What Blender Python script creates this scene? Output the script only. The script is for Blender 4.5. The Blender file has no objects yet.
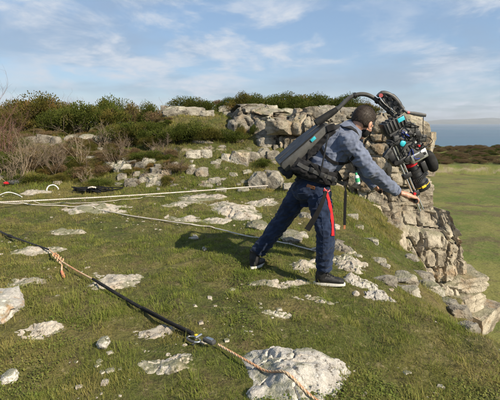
import bpy, bmesh, math, random
import numpy as np
from mathutils import Vector, Matrix

# ------------------------------------------------------------------ camera, sky, sun, exposure
SC = bpy.context.scene
COL = SC.collection
FPX, PITCH, CAMZ = 420.0, math.radians(10.5), 1.5      # focal length in pixels of the 500 px wide photograph
cam_d = bpy.data.cameras.new('camera'); cam = bpy.data.objects.new('camera', cam_d); COL.objects.link(cam)
cam_d.sensor_fit = 'HORIZONTAL'; cam_d.sensor_width = 36.0; cam_d.lens = 36.0 * FPX / 500.0
cam_d.clip_start = 0.05; cam_d.clip_end = 60000.0
cam.location = (0, 0, CAMZ); cam.rotation_euler = (math.pi / 2 - PITCH, 0, 0)
SC.camera = cam

SUN_EL, SUN_AZ = math.radians(36.0), math.radians(-42.0)   # azimuth measured from +X (right of the camera)
sd = Vector((math.cos(SUN_EL) * math.cos(SUN_AZ), math.cos(SUN_EL) * math.sin(SUN_AZ), math.sin(SUN_EL)))
sun_d = bpy.data.lights.new('sun', 'SUN'); sun_d.energy = 5.0; sun_d.angle = math.radians(0.55); sun_d.color = (1.0, 0.885, 0.70)
sun = bpy.data.objects.new('sun', sun_d); COL.objects.link(sun)
sun.rotation_euler = sd.to_track_quat('Z', 'Y').to_euler()

world = bpy.data.worlds.new('World'); SC.world = world; world.use_nodes = True
wn, wl = world.node_tree.nodes, world.node_tree.links
wn.clear()
w_out = wn.new('ShaderNodeOutputWorld'); w_bg = wn.new('ShaderNodeBackground'); w_bg.inputs['Strength'].default_value = 0.096
sky = wn.new('ShaderNodeTexSky'); sky.sky_type = 'NISHITA'; sky.sun_disc = False
sky.sun_elevation = SUN_EL; sky.sun_rotation = math.atan2(sd.x, sd.y)
sky.air_density = 1.0; sky.dust_density = 0.25; sky.ozone_density = 1.3; sky.altitude = 60
# high thin clouds: noise on a flat sheet overhead, reached through the view direction
tc = wn.new('ShaderNodeTexCoord'); sep = wn.new('ShaderNodeSeparateXYZ'); wl.new(tc.outputs['Generated'], sep.inputs[0])
def wmath(op, a, b=None, clamp=False):
    n = wn.new('ShaderNodeMath'); n.operation = op; n.use_clamp = clamp
    for i, v in enumerate((a, b)):
        if v is None: continue
        if isinstance(v, (int, float)): n.inputs[i].default_value = v
        else: wl.new(v, n.inputs[i])
    return n.outputs[0]
zz = wmath('ADD', wmath('MAXIMUM', sep.outputs[2], 0.0), 0.15)
comb = wn.new('ShaderNodeCombineXYZ')
wl.new(wmath('DIVIDE', sep.outputs[0], zz), comb.inputs[0]); wl.new(wmath('DIVIDE', sep.outputs[1], zz), comb.inputs[1])
def wnoise(scale, det, rough, dist, off, stretch=(1, 1, 1), rot=0.0):
    m = wn.new('ShaderNodeMapping'); m.inputs['Location'].default_value = off; m.inputs['Scale'].default_value = stretch
    m.inputs['Rotation'].default_value = (0, 0, rot)
    wl.new(comb.outputs[0], m.inputs[0])
    n = wn.new('ShaderNodeTexNoise'); n.inputs['Scale'].default_value = scale; n.inputs['Detail'].default_value = det
    n.inputs['Roughness'].default_value = rough; n.inputs['Distortion'].default_value = dist
    wl.new(m.outputs[0], n.inputs['Vector']); return n.outputs['Fac']
def wramp(f, a, b):
    r = wn.new('ShaderNodeMapRange'); r.interpolation_type = 'SMOOTHSTEP'
    r.inputs['From Min'].default_value = a; r.inputs['From Max'].default_value = b
    wl.new(f, r.inputs['Value']); return r.outputs['Result']
big = wramp(wnoise(0.6, 3, 0.5, 0.3, (3.2, 1.7, 0)), 0.26, 0.58)
mid = wramp(wnoise(1.7, 8, 0.60, 0.3, (1.3, 5.1, 0), (1, .8, 1), 0.5), 0.42, 0.62)
fine = wramp(wnoise(6.5, 6, 0.62, 0.3, (7.3, 2.1, 0), (1, .7, 1), 0.4), 0.36, 0.64)
cov = wmath('MULTIPLY', big, wmath('ADD', wmath('MULTIPLY', mid, 0.62), wmath('MULTIPLY', wmath('MULTIPLY', fine, mid), 0.5)), True)
grey = wramp(wnoise(0.9, 4, 0.55, 0.3, (9.2, 4.4, 0)), 0.42, 0.66)
veil = wn.new('ShaderNodeMixRGB'); veil.inputs[0].default_value = 0.60; wl.new(sky.outputs[0], veil.inputs[1]); veil.inputs[2].default_value = (1.75, 2.75, 4.3, 1)   # thin even veil of high cloud
veil2 = wn.new('ShaderNodeMixRGB'); wl.new(wmath('MULTIPLY', grey, 0.45), veil2.inputs[0]); wl.new(veil.outputs[0], veil2.inputs[1]); veil2.inputs[2].default_value = (2.3, 2.75, 3.5, 1)
mixc = wn.new('ShaderNodeMixRGB'); wl.new(cov, mixc.inputs[0]); wl.new(veil2.outputs[0], mixc.inputs[1])
mixc.inputs[2].default_value = (4.5, 4.9, 5.5, 1)
wl.new(mixc.outputs[0], w_bg.inputs['Color']); wl.new(w_bg.outputs[0], w_out.inputs[0])

SC.view_settings.view_transform = 'Standard'; SC.view_settings.look = 'None'
SC.view_settings.exposure = 0.62; SC.view_settings.gamma = 1.0; SC.view_settings.use_curve_mapping = False
SC.render.engine = 'CYCLES'
SC.cycles.max_bounces = 4; SC.cycles.diffuse_bounces = 2; SC.cycles.glossy_bounces = 2; SC.cycles.transmission_bounces = 2; SC.cycles.transparent_max_bounces = 4;
SC.cycles.use_adaptive_sampling = True; SC.cycles.adaptive_threshold = 0.04; SC.cycles.caustics_reflective = False; SC.cycles.caustics_refractive = False; SC.cycles.use_denoising = True
SC.cycles.volume_bounces = 0

# ------------------------------------------------------------------ helpers
rnd = random.Random(11)
nrng = np.random.default_rng(11)
def pdir(px, py):
    x, v = (px - 250) / FPX, (200 - py) / FPX
    return Vector((x, math.cos(PITCH) + v * math.sin(PITCH), -math.sin(PITCH) + v * math.cos(PITCH)))
def P(px, py, Y):                       # the point on that line of sight at Y metres in front of the camera
    d = pdir(px, py); return Vector((0, 0, CAMZ)) + d * (Y / d.y)

def _hash(ix, iy, iz, seed):
    n = (ix * 374761393 + iy * 668265263 + iz * 2147483647 + seed * 974711) & 0xffffffff
    n = ((n ^ (n >> 13)) * 1274126177) & 0xffffffff
    return ((n ^ (n >> 16)) & 0xffffff) / float(0xffffff)
def vnoise(p, seed=0):                  # value noise, p (N,3) -> [-1,1]
    p = np.asarray(p, float); i = np.floor(p).astype(np.int64); f = p - i; f = f * f * (3 - 2 * f)
    r = 0
    for dx in (0, 1):
        for dy in (0, 1):
            for dz in (0, 1):
                w = (f[:, 0] if dx else 1 - f[:, 0]) * (f[:, 1] if dy else 1 - f[:, 1]) * (f[:, 2] if dz else 1 - f[:, 2])
                r = r + w * _hash(i[:, 0] + dx, i[:, 1] + dy, i[:, 2] + dz, seed)
    return r * 2 - 1
def fbm(p, seed=0, octv=4, gain=0.5):
    p = np.asarray(p, float); a, t, s = 1.0, 0, 0
    for k in range(octv):
        t = t + a * vnoise(p * (2.03 ** k) + 13.7 * k, seed + k); s += a; a *= gain
    return t / s
def sm(a, b, t):
    t = np.clip((np.asarray(t, float) - a) / (b - a), 0, 1); return t * t * (3 - 2 * t)

class MB:
    """collects shapes; build() links them as one mesh object"""
    def __init__(self): self.v, self.f, self.m = [], [], []
    def add(self, vs, fs, mi=0):
        o = len(self.v); self.v += [tuple(v) for v in vs]; self.f += [tuple(o + i for i in f) for f in fs]; self.m += [mi] * len(fs)
    def tube(self, pts, radii, n=10, flat=1.0, ref=None, cap=True, mi=0):
        pts = [Vector(p) for p in pts]
        if isinstance(radii, (int, float)): radii = [radii] * len(pts)
        vs, fs = [], []
        t0 = (pts[1] - pts[0]).normalized()
        u = Vector(ref) if ref is not None else (Vector((0, 0, 1)) if abs(t0.z) < 0.9 else Vector((1, 0, 0)))
        for i, p in enumerate(pts):
            t = (pts[min(i + 1, len(pts) - 1)] - pts[max(i - 1, 0)])
            t = t.normalized() if t.length > 1e-9 else t0
            if ref is not None: u = Vector(ref)
            u = (u - t * u.dot(t)).normalized(); w = t.cross(u)
            r = radii[i]; ru, rw = (r if isinstance(r, tuple) else (r * flat, r))
            for k in range(n):
                a = 2 * math.pi * k / n
                vs.append(p + u * (math.cos(a) * ru) + w * (math.sin(a) * rw))
        for i in range(len(pts) - 1):
            for k in range(n):
                fs.append((i * n + k, i * n + (k + 1) % n, (i + 1) * n + (k + 1) % n, (i + 1) * n + k))
        if cap:
            fs.append(tuple(reversed(range(n)))); fs.append(tuple((len(pts) - 1) * n + k for k in range(n)))
        self.add(vs, fs, mi); return self
    def ell(self, c, r, M=None, nu=16, nv=10, mi=0):
        c = Vector(c); vs, fs = [], []
        for j in range(nv + 1):
            th = math.pi * j / nv
            for i in range(nu):
                a = 2 * math.pi * i / nu
                q = Vector((r[0] * math.sin(th) * math.cos(a), r[1] * math.sin(th) * math.sin(a), r[2] * math.cos(th)))
                vs.append(c + (M @ q if M else q))
        for j in range(nv):
            for i in range(nu):
                fs.append((j * nu + i, (j + 1) * nu + i, (j + 1) * nu + (i + 1) % nu, j * nu + (i + 1) % nu))
        self.add(vs, fs, mi); return self
    def box(self, c, s, M=None, bev=0.0, taper=1.0, mi=0):
        """box of full size s, frame M (3x3), chamfered by bev"""
        c = Vector(c); hx, hy, hz = s[0] / 2, s[1] / 2, s[2] / 2
        b = min(bev, hx * .9, hy * .9, hz * .9); bm = bmesh.new()
        bmesh.ops.create_cube(bm, size=1.0)
        for v in bm.verts:
            k = taper if v.co.z > 0 else 1.0
            v.co = Vector((v.co.x * 2 * hx * k, v.co.y * 2 * hy * k, v.co.z * 2 * hz))
        if b > 0: bmesh.ops.bevel(bm, geom=list(bm.edges), offset=b, segments=2, profile=0.5, affect='EDGES')
        bm.verts.index_update()
        self.add([c + (M @ v.co if M else v.co) for v in bm.verts], [[v.index for v in f.verts] for f in bm.faces], mi)
        bm.free(); return self
    def band(self, pts, normals, width, th=0.003, mi=0):
        """flat strap: rectangular section swept along pts, lying on normals"""
        pts = [Vector(p) for p in pts]; vs, fs = [], []
        for i, p in enumerate(pts):
            t = (pts[min(i + 1, len(pts) - 1)] - pts[max(i - 1, 0)]).normalized()
            nn = Vector(normals[i] if isinstance(normals, list) else normals); nn = (nn - t * nn.dot(t)).normalized(); s = t.cross(nn)
            w = (width[i] if isinstance(width, list) else width) / 2
            vs += [p + s * w, p + s * w * .9 + nn * th, p - s * w * .9 + nn * th, p - s * w, p - nn * th]
        m = 5
        for i in range(len(pts) - 1):
            for k in range(m): fs.append((i * m + k, i * m + (k + 1) % m, (i + 1) * m + (k + 1) % m, (i + 1) * m + k))
        fs.append(tuple(reversed(range(m)))); fs.append(tuple((len(pts) - 1) * m + k for k in range(m)))
        self.add(vs, fs, mi); return self
    def mesh(self, name, smooth=True):
        me = bpy.data.meshes.new(name); me.from_pydata(self.v, [], self.f)
        if max(self.m, default=0): me.polygons.foreach_set('material_index', self.m)
        bm = bmesh.new(); bm.from_mesh(me); bmesh.ops.recalc_face_normals(bm, faces=bm.faces); bm.to_mesh(me); bm.free()
        if smooth: smooth_by_angle(me)
        return me
    def build(self, name, mat, parent=None, smooth=True):
        return link(name, self.mesh(name, smooth), mat, parent)
def smooth_by_angle(me, ang=40):
    me.polygons.foreach_set('use_smooth', [True] * len(me.polygons)); me.update()
    try: me.set_sharp_from_angle(angle=math.radians(ang))
    except Exception: pass
def link(name, me, mat, parent=None):
    o = bpy.data.objects.new(name, me); COL.objects.link(o)
    if mat is not None and len(me.materials) == 0:
        for m in (mat if isinstance(mat, (list, tuple)) else [mat]): me.materials.append(m)
    if parent is not None: set_parent(o, parent)
    return o
def set_parent(o, parent):
    o.parent = parent
    loc = parent['_w'] if '_w' in parent else None
    o.matrix_parent_inverse = world_of(parent).inverted()
def world_of(o):
    m = Matrix.LocRotScale(o.location, o.rotation_euler, o.scale)
    return (world_of(o.parent) @ o.matrix_parent_inverse @ m) if o.parent else m
def tag(o, label=None, cat=None, group=None, kind=None):
    if label: o['label'] = label
    if cat: o['category'] = cat
    if group: o['group'] = group
    if kind: o['kind'] = kind
    return o
def thing(name, label, cat, loc, group=None):
    o = bpy.data.objects.new(name, None); COL.objects.link(o); o.location = loc; o.empty_display_size = 0.1
    return tag(o, label, cat, group)
def catmull(pts, n=8):
    pts = [Vector(p) for p in pts]; out = []
    for i in range(len(pts) - 1):
        p0, p1, p2, p3 = pts[max(i - 1, 0)], pts[i], pts[i + 1], pts[min(i + 2, len(pts) - 1)]
        for k in range(n):
            t = k / n
            out.append(0.5 * ((2 * p1) + (p2 - p0) * t + (2 * p0 - 5 * p1 + 4 * p2 - p3) * t * t + (3 * p1 - p0 - 3 * p2 + p3) * t ** 3))
    out.append(pts[-1]); return out
def numpy_mesh(name, V, F):            # V (n,3), F (m,k) arrays
    me = bpy.data.meshes.new(name); V = np.asarray(V, np.float32); F = np.asarray(F, np.int32); k = F.shape[1]
    me.vertices.add(len(V)); me.vertices.foreach_set('co', V.ravel())
    me.loops.add(F.size); me.loops.foreach_set('vertex_index', F.ravel())
    me.polygons.add(len(F)); me.polygons.foreach_set('loop_start', np.arange(0, F.size, k, dtype=np.int32))
    me.update(calc_edges=True); me.validate(); return me
def remesh(mb, voxel, name, smooth_it=3, disp=None):
    """union of overlapping closed shapes into one continuous skin"""
    me = mb.mesh(name, False); o = bpy.data.objects.new(name, me); COL.objects.link(o)
    m = o.modifiers.new('r', 'REMESH'); m.mode = 'VOXEL'; m.voxel_size = voxel; m.use_smooth_shade = True
    if smooth_it:
        s = o.modifiers.new('s', 'SMOOTH'); s.factor = 0.5; s.iterations = smooth_it
    dg = bpy.context.evaluated_depsgraph_get(); dg.update()
    out = bpy.data.meshes.new_from_object(o.evaluated_get(dg)); bpy.data.objects.remove(o); out.name = name
    if disp is not None:
        n = len(out.vertices); V = np.empty(n * 3, np.float32); out.vertices.foreach_get('co', V); V = V.reshape(-1, 3)
        N = np.empty(n * 3, np.float32); out.vertex_normals.foreach_get('vector', N); N = N.reshape(-1, 3)
        out.vertices.foreach_set('co', (V + N * disp(V, N)[:, None]).astype(np.float32).ravel()); out.update()
    out.polygons.foreach_set('use_smooth', [True] * len(out.polygons)); return out

# ------------------------------------------------------------------ materials
class NT:
    def __init__(self, name):
        self.mat = bpy.data.materials.new(name); self.mat.use_nodes = True
        self.n, self.l = self.mat.node_tree.nodes, self.mat.node_tree.links
        self.n.clear(); self.out = self.n.new('ShaderNodeOutputMaterial'); self.b = self.n.new('ShaderNodeBsdfPrincipled')
        self.l.new(self.b.outputs[0], self.out.inputs[0])
    def new(self, t, **kw):
        n = self.n.new(t)
        for k, v in kw.items(): setattr(n, k, v)
        return n
    def put(self, v, inp):
        if hasattr(v, 'is_linked') or isinstance(v, bpy.types.NodeSocket): self.l.new(v, inp)
        elif isinstance(v, (tuple, list)) and len(v) == 3 and inp.type == 'RGBA': inp.default_value = (*v, 1)
        else: inp.default_value = v
    def coord(self, kind='Object'):
        if kind == 'Position': return self.new('ShaderNodeNewGeometry').outputs['Position']
        return self.new('ShaderNodeTexCoord').outputs[kind]
    def noise(self, vec, scale, det=4, rough=0.55, dist=0.0):
        n = self.new('ShaderNodeTexNoise'); self.put(vec, n.inputs['Vector']); n.inputs['Scale'].default_value = scale
        n.inputs['Detail'].default_value = det; n.inputs['Roughness'].default_value = rough; n.inputs['Distortion'].default_value = dist
        return n.outputs['Fac']
    def vor(self, vec, scale, feature='F1', out='Distance', rnd_=1.0):
        n = self.new('ShaderNodeTexVoronoi', feature=feature); self.put(vec, n.inputs['Vector']); n.inputs['Scale'].default_value = scale
        n.inputs['Randomness'].default_value = rnd_; return n.outputs[out]
    def ramp(self, v, a, b, lo=0.0, hi=1.0):
        n = self.new('ShaderNodeMapRange', interpolation_type='SMOOTHSTEP'); self.put(v, n.inputs['Value'])
        for k, x in zip(('From Min', 'From Max', 'To Min', 'To Max'), (a, b, lo, hi)): n.inputs[k].default_value = x
        return n.outputs['Result']
    def math(self, op, a, b=0.0, clamp=False):
        n = self.new('ShaderNodeMath', operation=op, use_clamp=clamp); self.put(a, n.inputs[0]); self.put(b, n.inputs[1]); return n.outputs[0]
    def mix(self, f, a, b, mode='MIX'):
        n = self.new('ShaderNodeMixRGB', blend_type=mode); self.put(f, n.inputs[0]); self.put(a, n.inputs[1]); self.put(b, n.inputs[2]); return n.outputs[0]
    def bump(self, h, strength=0.5, dist=0.01, prev=None):
        n = self.new('ShaderNodeBump'); n.inputs['Strength'].default_value = strength; n.inputs['Distance'].default_value = dist
        self.put(h, n.inputs['Height'])
        if prev is not None: self.l.new(prev, n.inputs['Normal'])
        return n.outputs[0]
    def map(self, vec, scale=(1, 1, 1), rot=(0, 0, 0)):
        n = self.new('ShaderNodeMapping'); self.put(vec, n.inputs[0]); n.inputs['Scale'].default_value = scale; n.inputs['Rotation'].default_value = rot
        return n.outputs[0]
    def sep(self, vec, i):
        n = self.new('ShaderNodeSeparateXYZ'); self.put(vec, n.inputs[0]); return n.outputs[i]
    def attr(self, name, out='Fac'):
        n = self.new('ShaderNodeAttribute', attribute_name=name); return n.outputs[out]
    def rand(self): return self.new('ShaderNodeObjectInfo').outputs['Random']
    def set(self, **kw):
        for k, v in kw.items(): self.put(v, self.b.inputs[k.replace('_', ' ')])
        return self.mat
def plain(name, col, rough=0.6, metal=0.0, var=0.25, scale=30, bump=0.15, bdist=0.002, spec=0.4):
    t = NT(name); c = t.coord(); n = t.noise(c, scale, 5, 0.6)
    lo = tuple(x * (1 - var) for x in col); hi = tuple(min(1, x * (1 + var)) for x in col)
    kw = dict(Base_Color=t.mix(t.ramp(n, .3, .7), lo, hi), Roughness=t.ramp(t.noise(c, scale * .4, 3), .3, .7, rough * .8, min(1, rough * 1.15)), Metallic=metal, Specular_IOR_Level=spec)
    if bump: kw['Normal'] = t.bump(n, bump, bdist)
    return t.set(**kw)

def limestone(name, dark, light, white, lich=0.5, stain=0.35, sc=1.0):
    t = NT(name); p = t.coord('Position')
    a = t.noise(p, 1.3 * sc, 3, 0.62, 0.4); b = t.noise(p, 7 * sc, 5, 0.7); c = t.noise(p, 42 * sc, 2, 0.7)
    base = t.mix(t.ramp(b, .32, .68), dark, light)
    base = t.mix(t.ramp(a, .42, .66), base, white)
    base = t.mix(t.math('MULTIPLY', t.ramp(t.noise(p, 2.1 * sc, 3, .6), .52, .72), stain), base, (0.40, 0.24, 0.10))
    rv = t.rand(); base = t.mix(t.math('MULTIPLY', rv, 0.35), base, dark)
    li = t.ramp(t.noise(p, 9 * sc, 3, .6), .58, .66)
    base = t.mix(t.math('MULTIPLY', li, lich), base, (0.085, 0.07, 0.05))
    moss = t.math('MULTIPLY', t.ramp(t.sep(t.new('ShaderNodeNewGeometry').outputs['Normal'], 2), .45, .9), t.ramp(a, .48, .58))
    base = t.mix(t.math('MULTIPLY', moss, lich * .9), base, (0.09, 0.10, 0.03))
    base = t.mix(t.ramp(c, .35, .75), t.mix(1.0, base, (0.78, 0.76, 0.74), 'MULTIPLY'), base)
    nb = t.bump(t.math('ADD', b, t.math('MULTIPLY', c, .22)), 1.0, 0.05 / sc)
    return t.set(Base_Color=base, Roughness=0.93, Specular_IOR_Level=0.2, Normal=nb)
M = {}
M['rock'] = limestone('limestone_grey', (0.12, 0.108, 0.09), (0.34, 0.315, 0.26), (0.54, 0.51, 0.44), .75, .4)
M['cliff'] = limestone('limestone_warm', (0.15, 0.128, 0.098), (0.42, 0.37, 0.285), (0.56, 0.51, 0.41), .6, .55, .9)
M['white_rock'] = limestone('limestone_bleached', (0.36, 0.34, 0.31), (0.55, 0.53, 0.49), (0.68, 0.66, 0.61), .75, .2, 2.2)
M['lichen_rock'] = limestone('limestone_orange_lichen', (0.36, 0.34, 0.31), (0.55, 0.53, 0.49), (0.66, 0.645, 0.61), .45, 1.0, 5.0)
M['flat_rock'] = limestone('limestone_pavement', (0.34, 0.30, 0.245), (0.55, 0.51, 0.44), (0.64, 0.61, 0.55), .85, .35, 2.0)

def leaf_mat(name, c1, c2, c3, trans=0.2, sc=2.0):
    t = NT(name); r = t.attr('tint'); col = t.mix(r, c1, c2); col = t.mix(t.ramp(t.noise(t.coord('Position'), sc, 1, .5), .52, .72), col, c3)
    tr = t.new('ShaderNodeBsdfTranslucent'); t.put(col, tr.inputs[0]); mx = t.new('ShaderNodeMixShader'); mx.inputs[0].default_value = trans
    df = t.new('ShaderNodeBsdfDiffuse'); t.put(col, df.inputs[0])
    t.l.new(df.outputs[0], mx.inputs[1]); t.l.new(tr.outputs[0], mx.inputs[2]); t.l.new(mx.outputs[0], t.out.inputs[0]); t.n.remove(t.b)
    return t.mat
M['gorse'] = leaf_mat('gorse_leaf', (0.042, 0.060, 0.013), (0.115, 0.135, 0.030), (0.17, 0.14, 0.038))
M['gorse_dark'] = leaf_mat('gorse_leaf_dark', (0.042, 0.057, 0.013), (0.112, 0.130, 0.030), (0.15, 0.14, 0.038))
M['brown_leaf'] = leaf_mat('brown_heath_leaf', (0.11, 0.072, 0.042), (0.25, 0.18, 0.095), (0.17, 0.15, 0.055))
M['olive'] = leaf_mat('olive_gorse_leaf', (0.065, 0.066, 0.018), (0.155, 0.138, 0.034), (0.22, 0.14, 0.05))
M['bark'] = plain('grey_bark', (0.14, 0.105, 0.072), .9, var=.4, scale=25, bump=.5)
M['pale_bark'] = plain('pale_bare_twig', (0.20, 0.155, 0.105), .9, var=.35, scale=25, bump=.4)
M['red_twig'] = plain('reddish_twig', (0.14, 0.075, 0.055), .9, var=.35, scale=25, bump=.4)
def grass_mat(name, base, tip, dry):
    t = NT(name); r = t.attr('tint'); pa = t.attr('patch')
    col = t.mix(t.attr('along'), base, tip)
    f = t.math('ADD', pa, t.math('MULTIPLY', t.math('SUBTRACT', r, .5), .6), True)
    col = t.mix(f, col, dry)
    tr = t.new('ShaderNodeBsdfTranslucent'); t.put(col, tr.inputs[0]); mx = t.new('ShaderNodeMixShader'); mx.inputs[0].default_value = .3
    df = t.new('ShaderNodeBsdfDiffuse'); t.put(col, df.inputs[0])
    t.l.new(df.outputs[0], mx.inputs[1]); t.l.new(tr.outputs[0], mx.inputs[2]); t.l.new(mx.outputs[0], t.out.inputs[0]); t.n.remove(t.b)
    return t.mat
M['grass'] = grass_mat('turf_blade', (0.042, 0.075, 0.013), (0.190, 0.245, 0.044), (0.285, 0.235, 0.080))
M['tussock'] = grass_mat('tussock_blade', (0.060, 0.095, 0.016), (0.225, 0.265, 0.052), (0.33, 0.285, 0.10))
M['straw'] = grass_mat('dry_blade', (0.14, 0.125, 0.045), (0.28, 0.24, 0.10), (0.42, 0.34, 0.18))
M['herb'] = grass_mat('herb_leaf', (0.070, 0.105, 0.022), (0.140, 0.190, 0.042), (0.20, 0.20, 0.06))
# ------------------------------------------------------------------ terrain
def height(x, y):
    x = np.asarray(x, float); y = np.asarray(y, float); sh = np.broadcast(x, y).shape
    x = np.broadcast_to(x, sh).ravel(); y = np.broadcast_to(y, sh).ravel()
    q = np.stack([x, y, np.zeros_like(x)], 1)
    w1 = fbm(q * 0.7, 5, 3); w2 = fbm(q * 1.9 + 9, 8, 3); fine = fbm(q * 3.3, 21, 4); lump = fbm(q * 7.0, 31, 2); knob = fbm(q * 3.6 + 4, 33, 2)
    yw = y + w1 * 0.45 + w2 * 0.22
    # clifftop meadow and the bank behind it
    by = np.array([0, 4, 6.5, 8.4, 9.3, 10.6, 11.2, 12.2, 14, 20, 40]); bz = np.array([0.0, 0.0, 0.05, 0.15, 0.48, 1.02, 1.45, 1.72, 1.85, 2.05, 2.3])
    dl = 0.5 * sm(-1.5, -4, x)
    low = sm(-2.0, -3.4, x)
    zb = np.interp(np.where(y > 7.6, y + (yw - y) * sm(7.6, 9, y) - dl, y), by, bz)
    zb = zb - low * np.interp(y, [8.5, 10.5, 12.5, 16, 40], [0, .08, .55, .75, .9])
    step = np.round(zb / 0.34 + w2 * .3) * 0.34
    zb = zb + (step - zb) * 0.18 * sm(8.8, 9.6, y) * (1 - sm(12, 14, y))
    zb = zb + 0.05 * w1 * sm(1, 4, y) + 0.028 * fine + 0.026 * lump + 0.040 * knob
    zb = zb - 0.10 * sm(0.3, 1.6, x) * (1 - sm(5, 7, y))
    # the drop on the right: a grassy shelf, then open air down to the field
    yy = y + w2 * 0.15
    zs = -.34 * np.clip(x - 1.15, 0, 2.3) + np.clip(.10 * (yy - 6.5), -.25, .35) + 0.07 * fine + 0.10 * w2 + .10 * w1
    xf = np.interp(y, [0, 3, 5, 7, 8.2, 9.3, 9.8, 10.3, 11, 12.5, 14, 20, 40], [2.7, 2.3, 2.35, 2.7, 2.8, 2.8, 3.9, 4.3, 4.5, 4.5, 4.2, 3.5, 2.5]) + w1 * 0.25 + w2 * .2
    zs = zs + (-9.0 - zs) * sm(0.0, 1.0, (x - xf) / 0.8)
    xu = np.interp(y, [9, 12, 20, 40], [3.75, 3.7, 3.2, 2.4]) + w2 * 0.2
    wu = sm(10.2, 10.7, y + w2 * 0.25 + w1 * .2) * (1 - sm(0, 0.45, x - xu))
    zr = zs + (1.52 + 0.10 * w1 + 0.035 * np.clip(y - 10.5, 0, 20) - zs) * wu
    xe = np.interp(y, [0, 2, 2.8, 3.4, 5, 7, 9, 10], [3.0, 2.4, 1.85, 1.35, 1.25, 1.3, 1.2, 0.9]) + w1 * 0.15
    we = sm(-.2, 1.1, x - xe + .25 * w2)
    return (zb + (zr - zb) * we).reshape(sh)
def hz(x, y): return float(height(np.array([x]), np.array([y]))[0])
def hit(px, py, ymax=26.0, ymin=1.2):
    d = pdir(px, py); ys = np.concatenate([np.arange(ymin, 12, 0.02), np.arange(12, ymax, 0.06)]); xs = d.x / d.y * ys; zs = CAMZ + d.z / d.y * ys
    below = np.nonzero(zs <= height(xs, ys))[0]
    i = below[0] if len(below) else len(ys) - 1
    return Vector((xs[i], ys[i], float(height(xs[i:i + 1], ys[i:i + 1])[0])))

def ground_material():
    t = NT('turf_soil_and_rock'); p = t.coord('Position'); nz = t.sep(t.new('ShaderNodeNewGeometry').outputs['Normal'], 2)
    a = t.noise(p, 0.9, 3, .62); b = t.noise(p, 6, 3, .6); c = t.noise(p, 45, 2, .65)
    g = t.mix(t.ramp(a, .40, .66), (0.075, 0.088, 0.024), (0.155, 0.130, 0.052))
    g = t.mix(t.math('MULTIPLY', t.ramp(b, .5, .72), .8), g, (0.110, 0.082, 0.046))
    m_ = t.noise(p, 17, 3, .65); g = t.mix(t.math('MULTIPLY', t.ramp(m_, .52, .66), .75), g, (0.055, 0.050, 0.022)); g = t.mix(t.math('MULTIPLY', t.ramp(m_, .42, .30), .6), g, (0.26, 0.22, 0.13))
    g = t.mix(t.ramp(c, .3, .75), t.mix(1.0, g, (0.6, 0.6, 0.55), 'MULTIPLY'), g)
    r = t.mix(t.ramp(b, .32, .68), (0.19, 0.16, 0.12), (0.42, 0.37, 0.29))
    r = t.mix(t.math('MULTIPLY', t.ramp(a, .5, .66), .5), r, (0.34, 0.25, 0.14))
    wv = t.math('ADD', nz, t.math('MULTIPLY', t.math('SUBTRACT', b, .5), .55))
    rock = t.math('SUBTRACT', 1.0, t.ramp(wv, .60, .74))
    col = t.mix(rock, g, r)
    nb = t.bump(t.math('ADD', b, t.math('MULTIPLY', c, .35)), .8, .05)
    return t.set(Base_Color=col, Roughness=.95, Specular_IOR_Level=.15, Normal=nb)
M['ground'] = ground_material()
xs = np.unique(np.concatenate([np.arange(-18, -8, .25), np.arange(-8, 7.2, .06), np.arange(7.2, 9, .3)]))
ys = np.unique(np.concatenate([np.arange(-1.5, .4, .2), np.arange(.4, 13, .05), np.arange(13, 42, .35)]))
X, Y = np.meshgrid(xs, ys); Z = height(X, Y)
GX, GY, GZ = xs, ys, Z
def ghz(x, y):                          # height read off the ground mesh itself
    i = np.clip(np.searchsorted(GX, x) - 1, 0, len(GX) - 2); j = np.clip(np.searchsorted(GY, y) - 1, 0, len(GY) - 2)
    u = np.clip((x - GX[i]) / (GX[i + 1] - GX[i]), 0, 1); v = np.clip((y - GY[j]) / (GY[j + 1] - GY[j]), 0, 1)
    return (GZ[j, i] * (1 - u) + GZ[j, i + 1] * u) * (1 - v) + (GZ[j + 1, i] * (1 - u) + GZ[j + 1, i + 1] * u) * v
V = np.stack([X.ravel(), Y.ravel(), Z.ravel()], 1); nx, ny = len(xs), len(ys)
idx = np.arange(nx * ny).reshape(ny, nx)
F = np.stack([idx[:-1, :-1].ravel(), idx[:-1, 1:].ravel(), idx[1:, 1:].ravel(), idx[1:, :-1].ravel()], 1)
gm = numpy_mesh('clifftop_ground', V, F); gm.polygons.foreach_set('use_smooth', [True] * len(gm.polygons))
ground = tag(link('clifftop_ground', gm, M['ground']), 'grassy limestone clifftop sloping to the edge', kind='structure')

# lower field, far heath headland
def field_h(x, y):
    q = np.stack([x, y, 0 * x], 1); n1 = fbm(q * .05, 41, 3); n2 = fbm(q * .35, 43, 3)
    z = -7.0 + .35 * n1 + .10 * n2 - .010 * (y - 20)
    edge = y + 4 * n1 + .03 * x
    z = z + 1.5 * sm(74, 75.5, edge + 1.2 * n2) + 2.0 * sm(76, 100, edge) + .25 * n2 * sm(70, 76, edge) - .012 * np.clip(x - 40, 0, 400)
    return z - 42 * sm(106, 150, edge)
fx = np.unique(np.concatenate([np.arange(-120, 0, 6.0), np.arange(0, 90, .8), np.arange(90, 330, 6.0)])); fy = np.unique(np.concatenate([np.arange(-40, 6, 3.0), np.arange(6, 110, .8), np.arange(110, 160, 2.5)]))
X, Y = np.meshgrid(fx, fy); Z = field_h(X.ravel(), Y.ravel()); idx = np.arange(X.size).reshape(X.shape)
F = np.stack([idx[:-1, :-1].ravel(), idx[:-1, 1:].ravel(), idx[1:, 1:].ravel(), idx[1:, :-1].ravel()], 1)
t = NT('rough_pasture'); p = t.coord('Position'); nz = t.sep(t.new('ShaderNodeNewGeometry').outputs['Normal'], 2)
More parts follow.
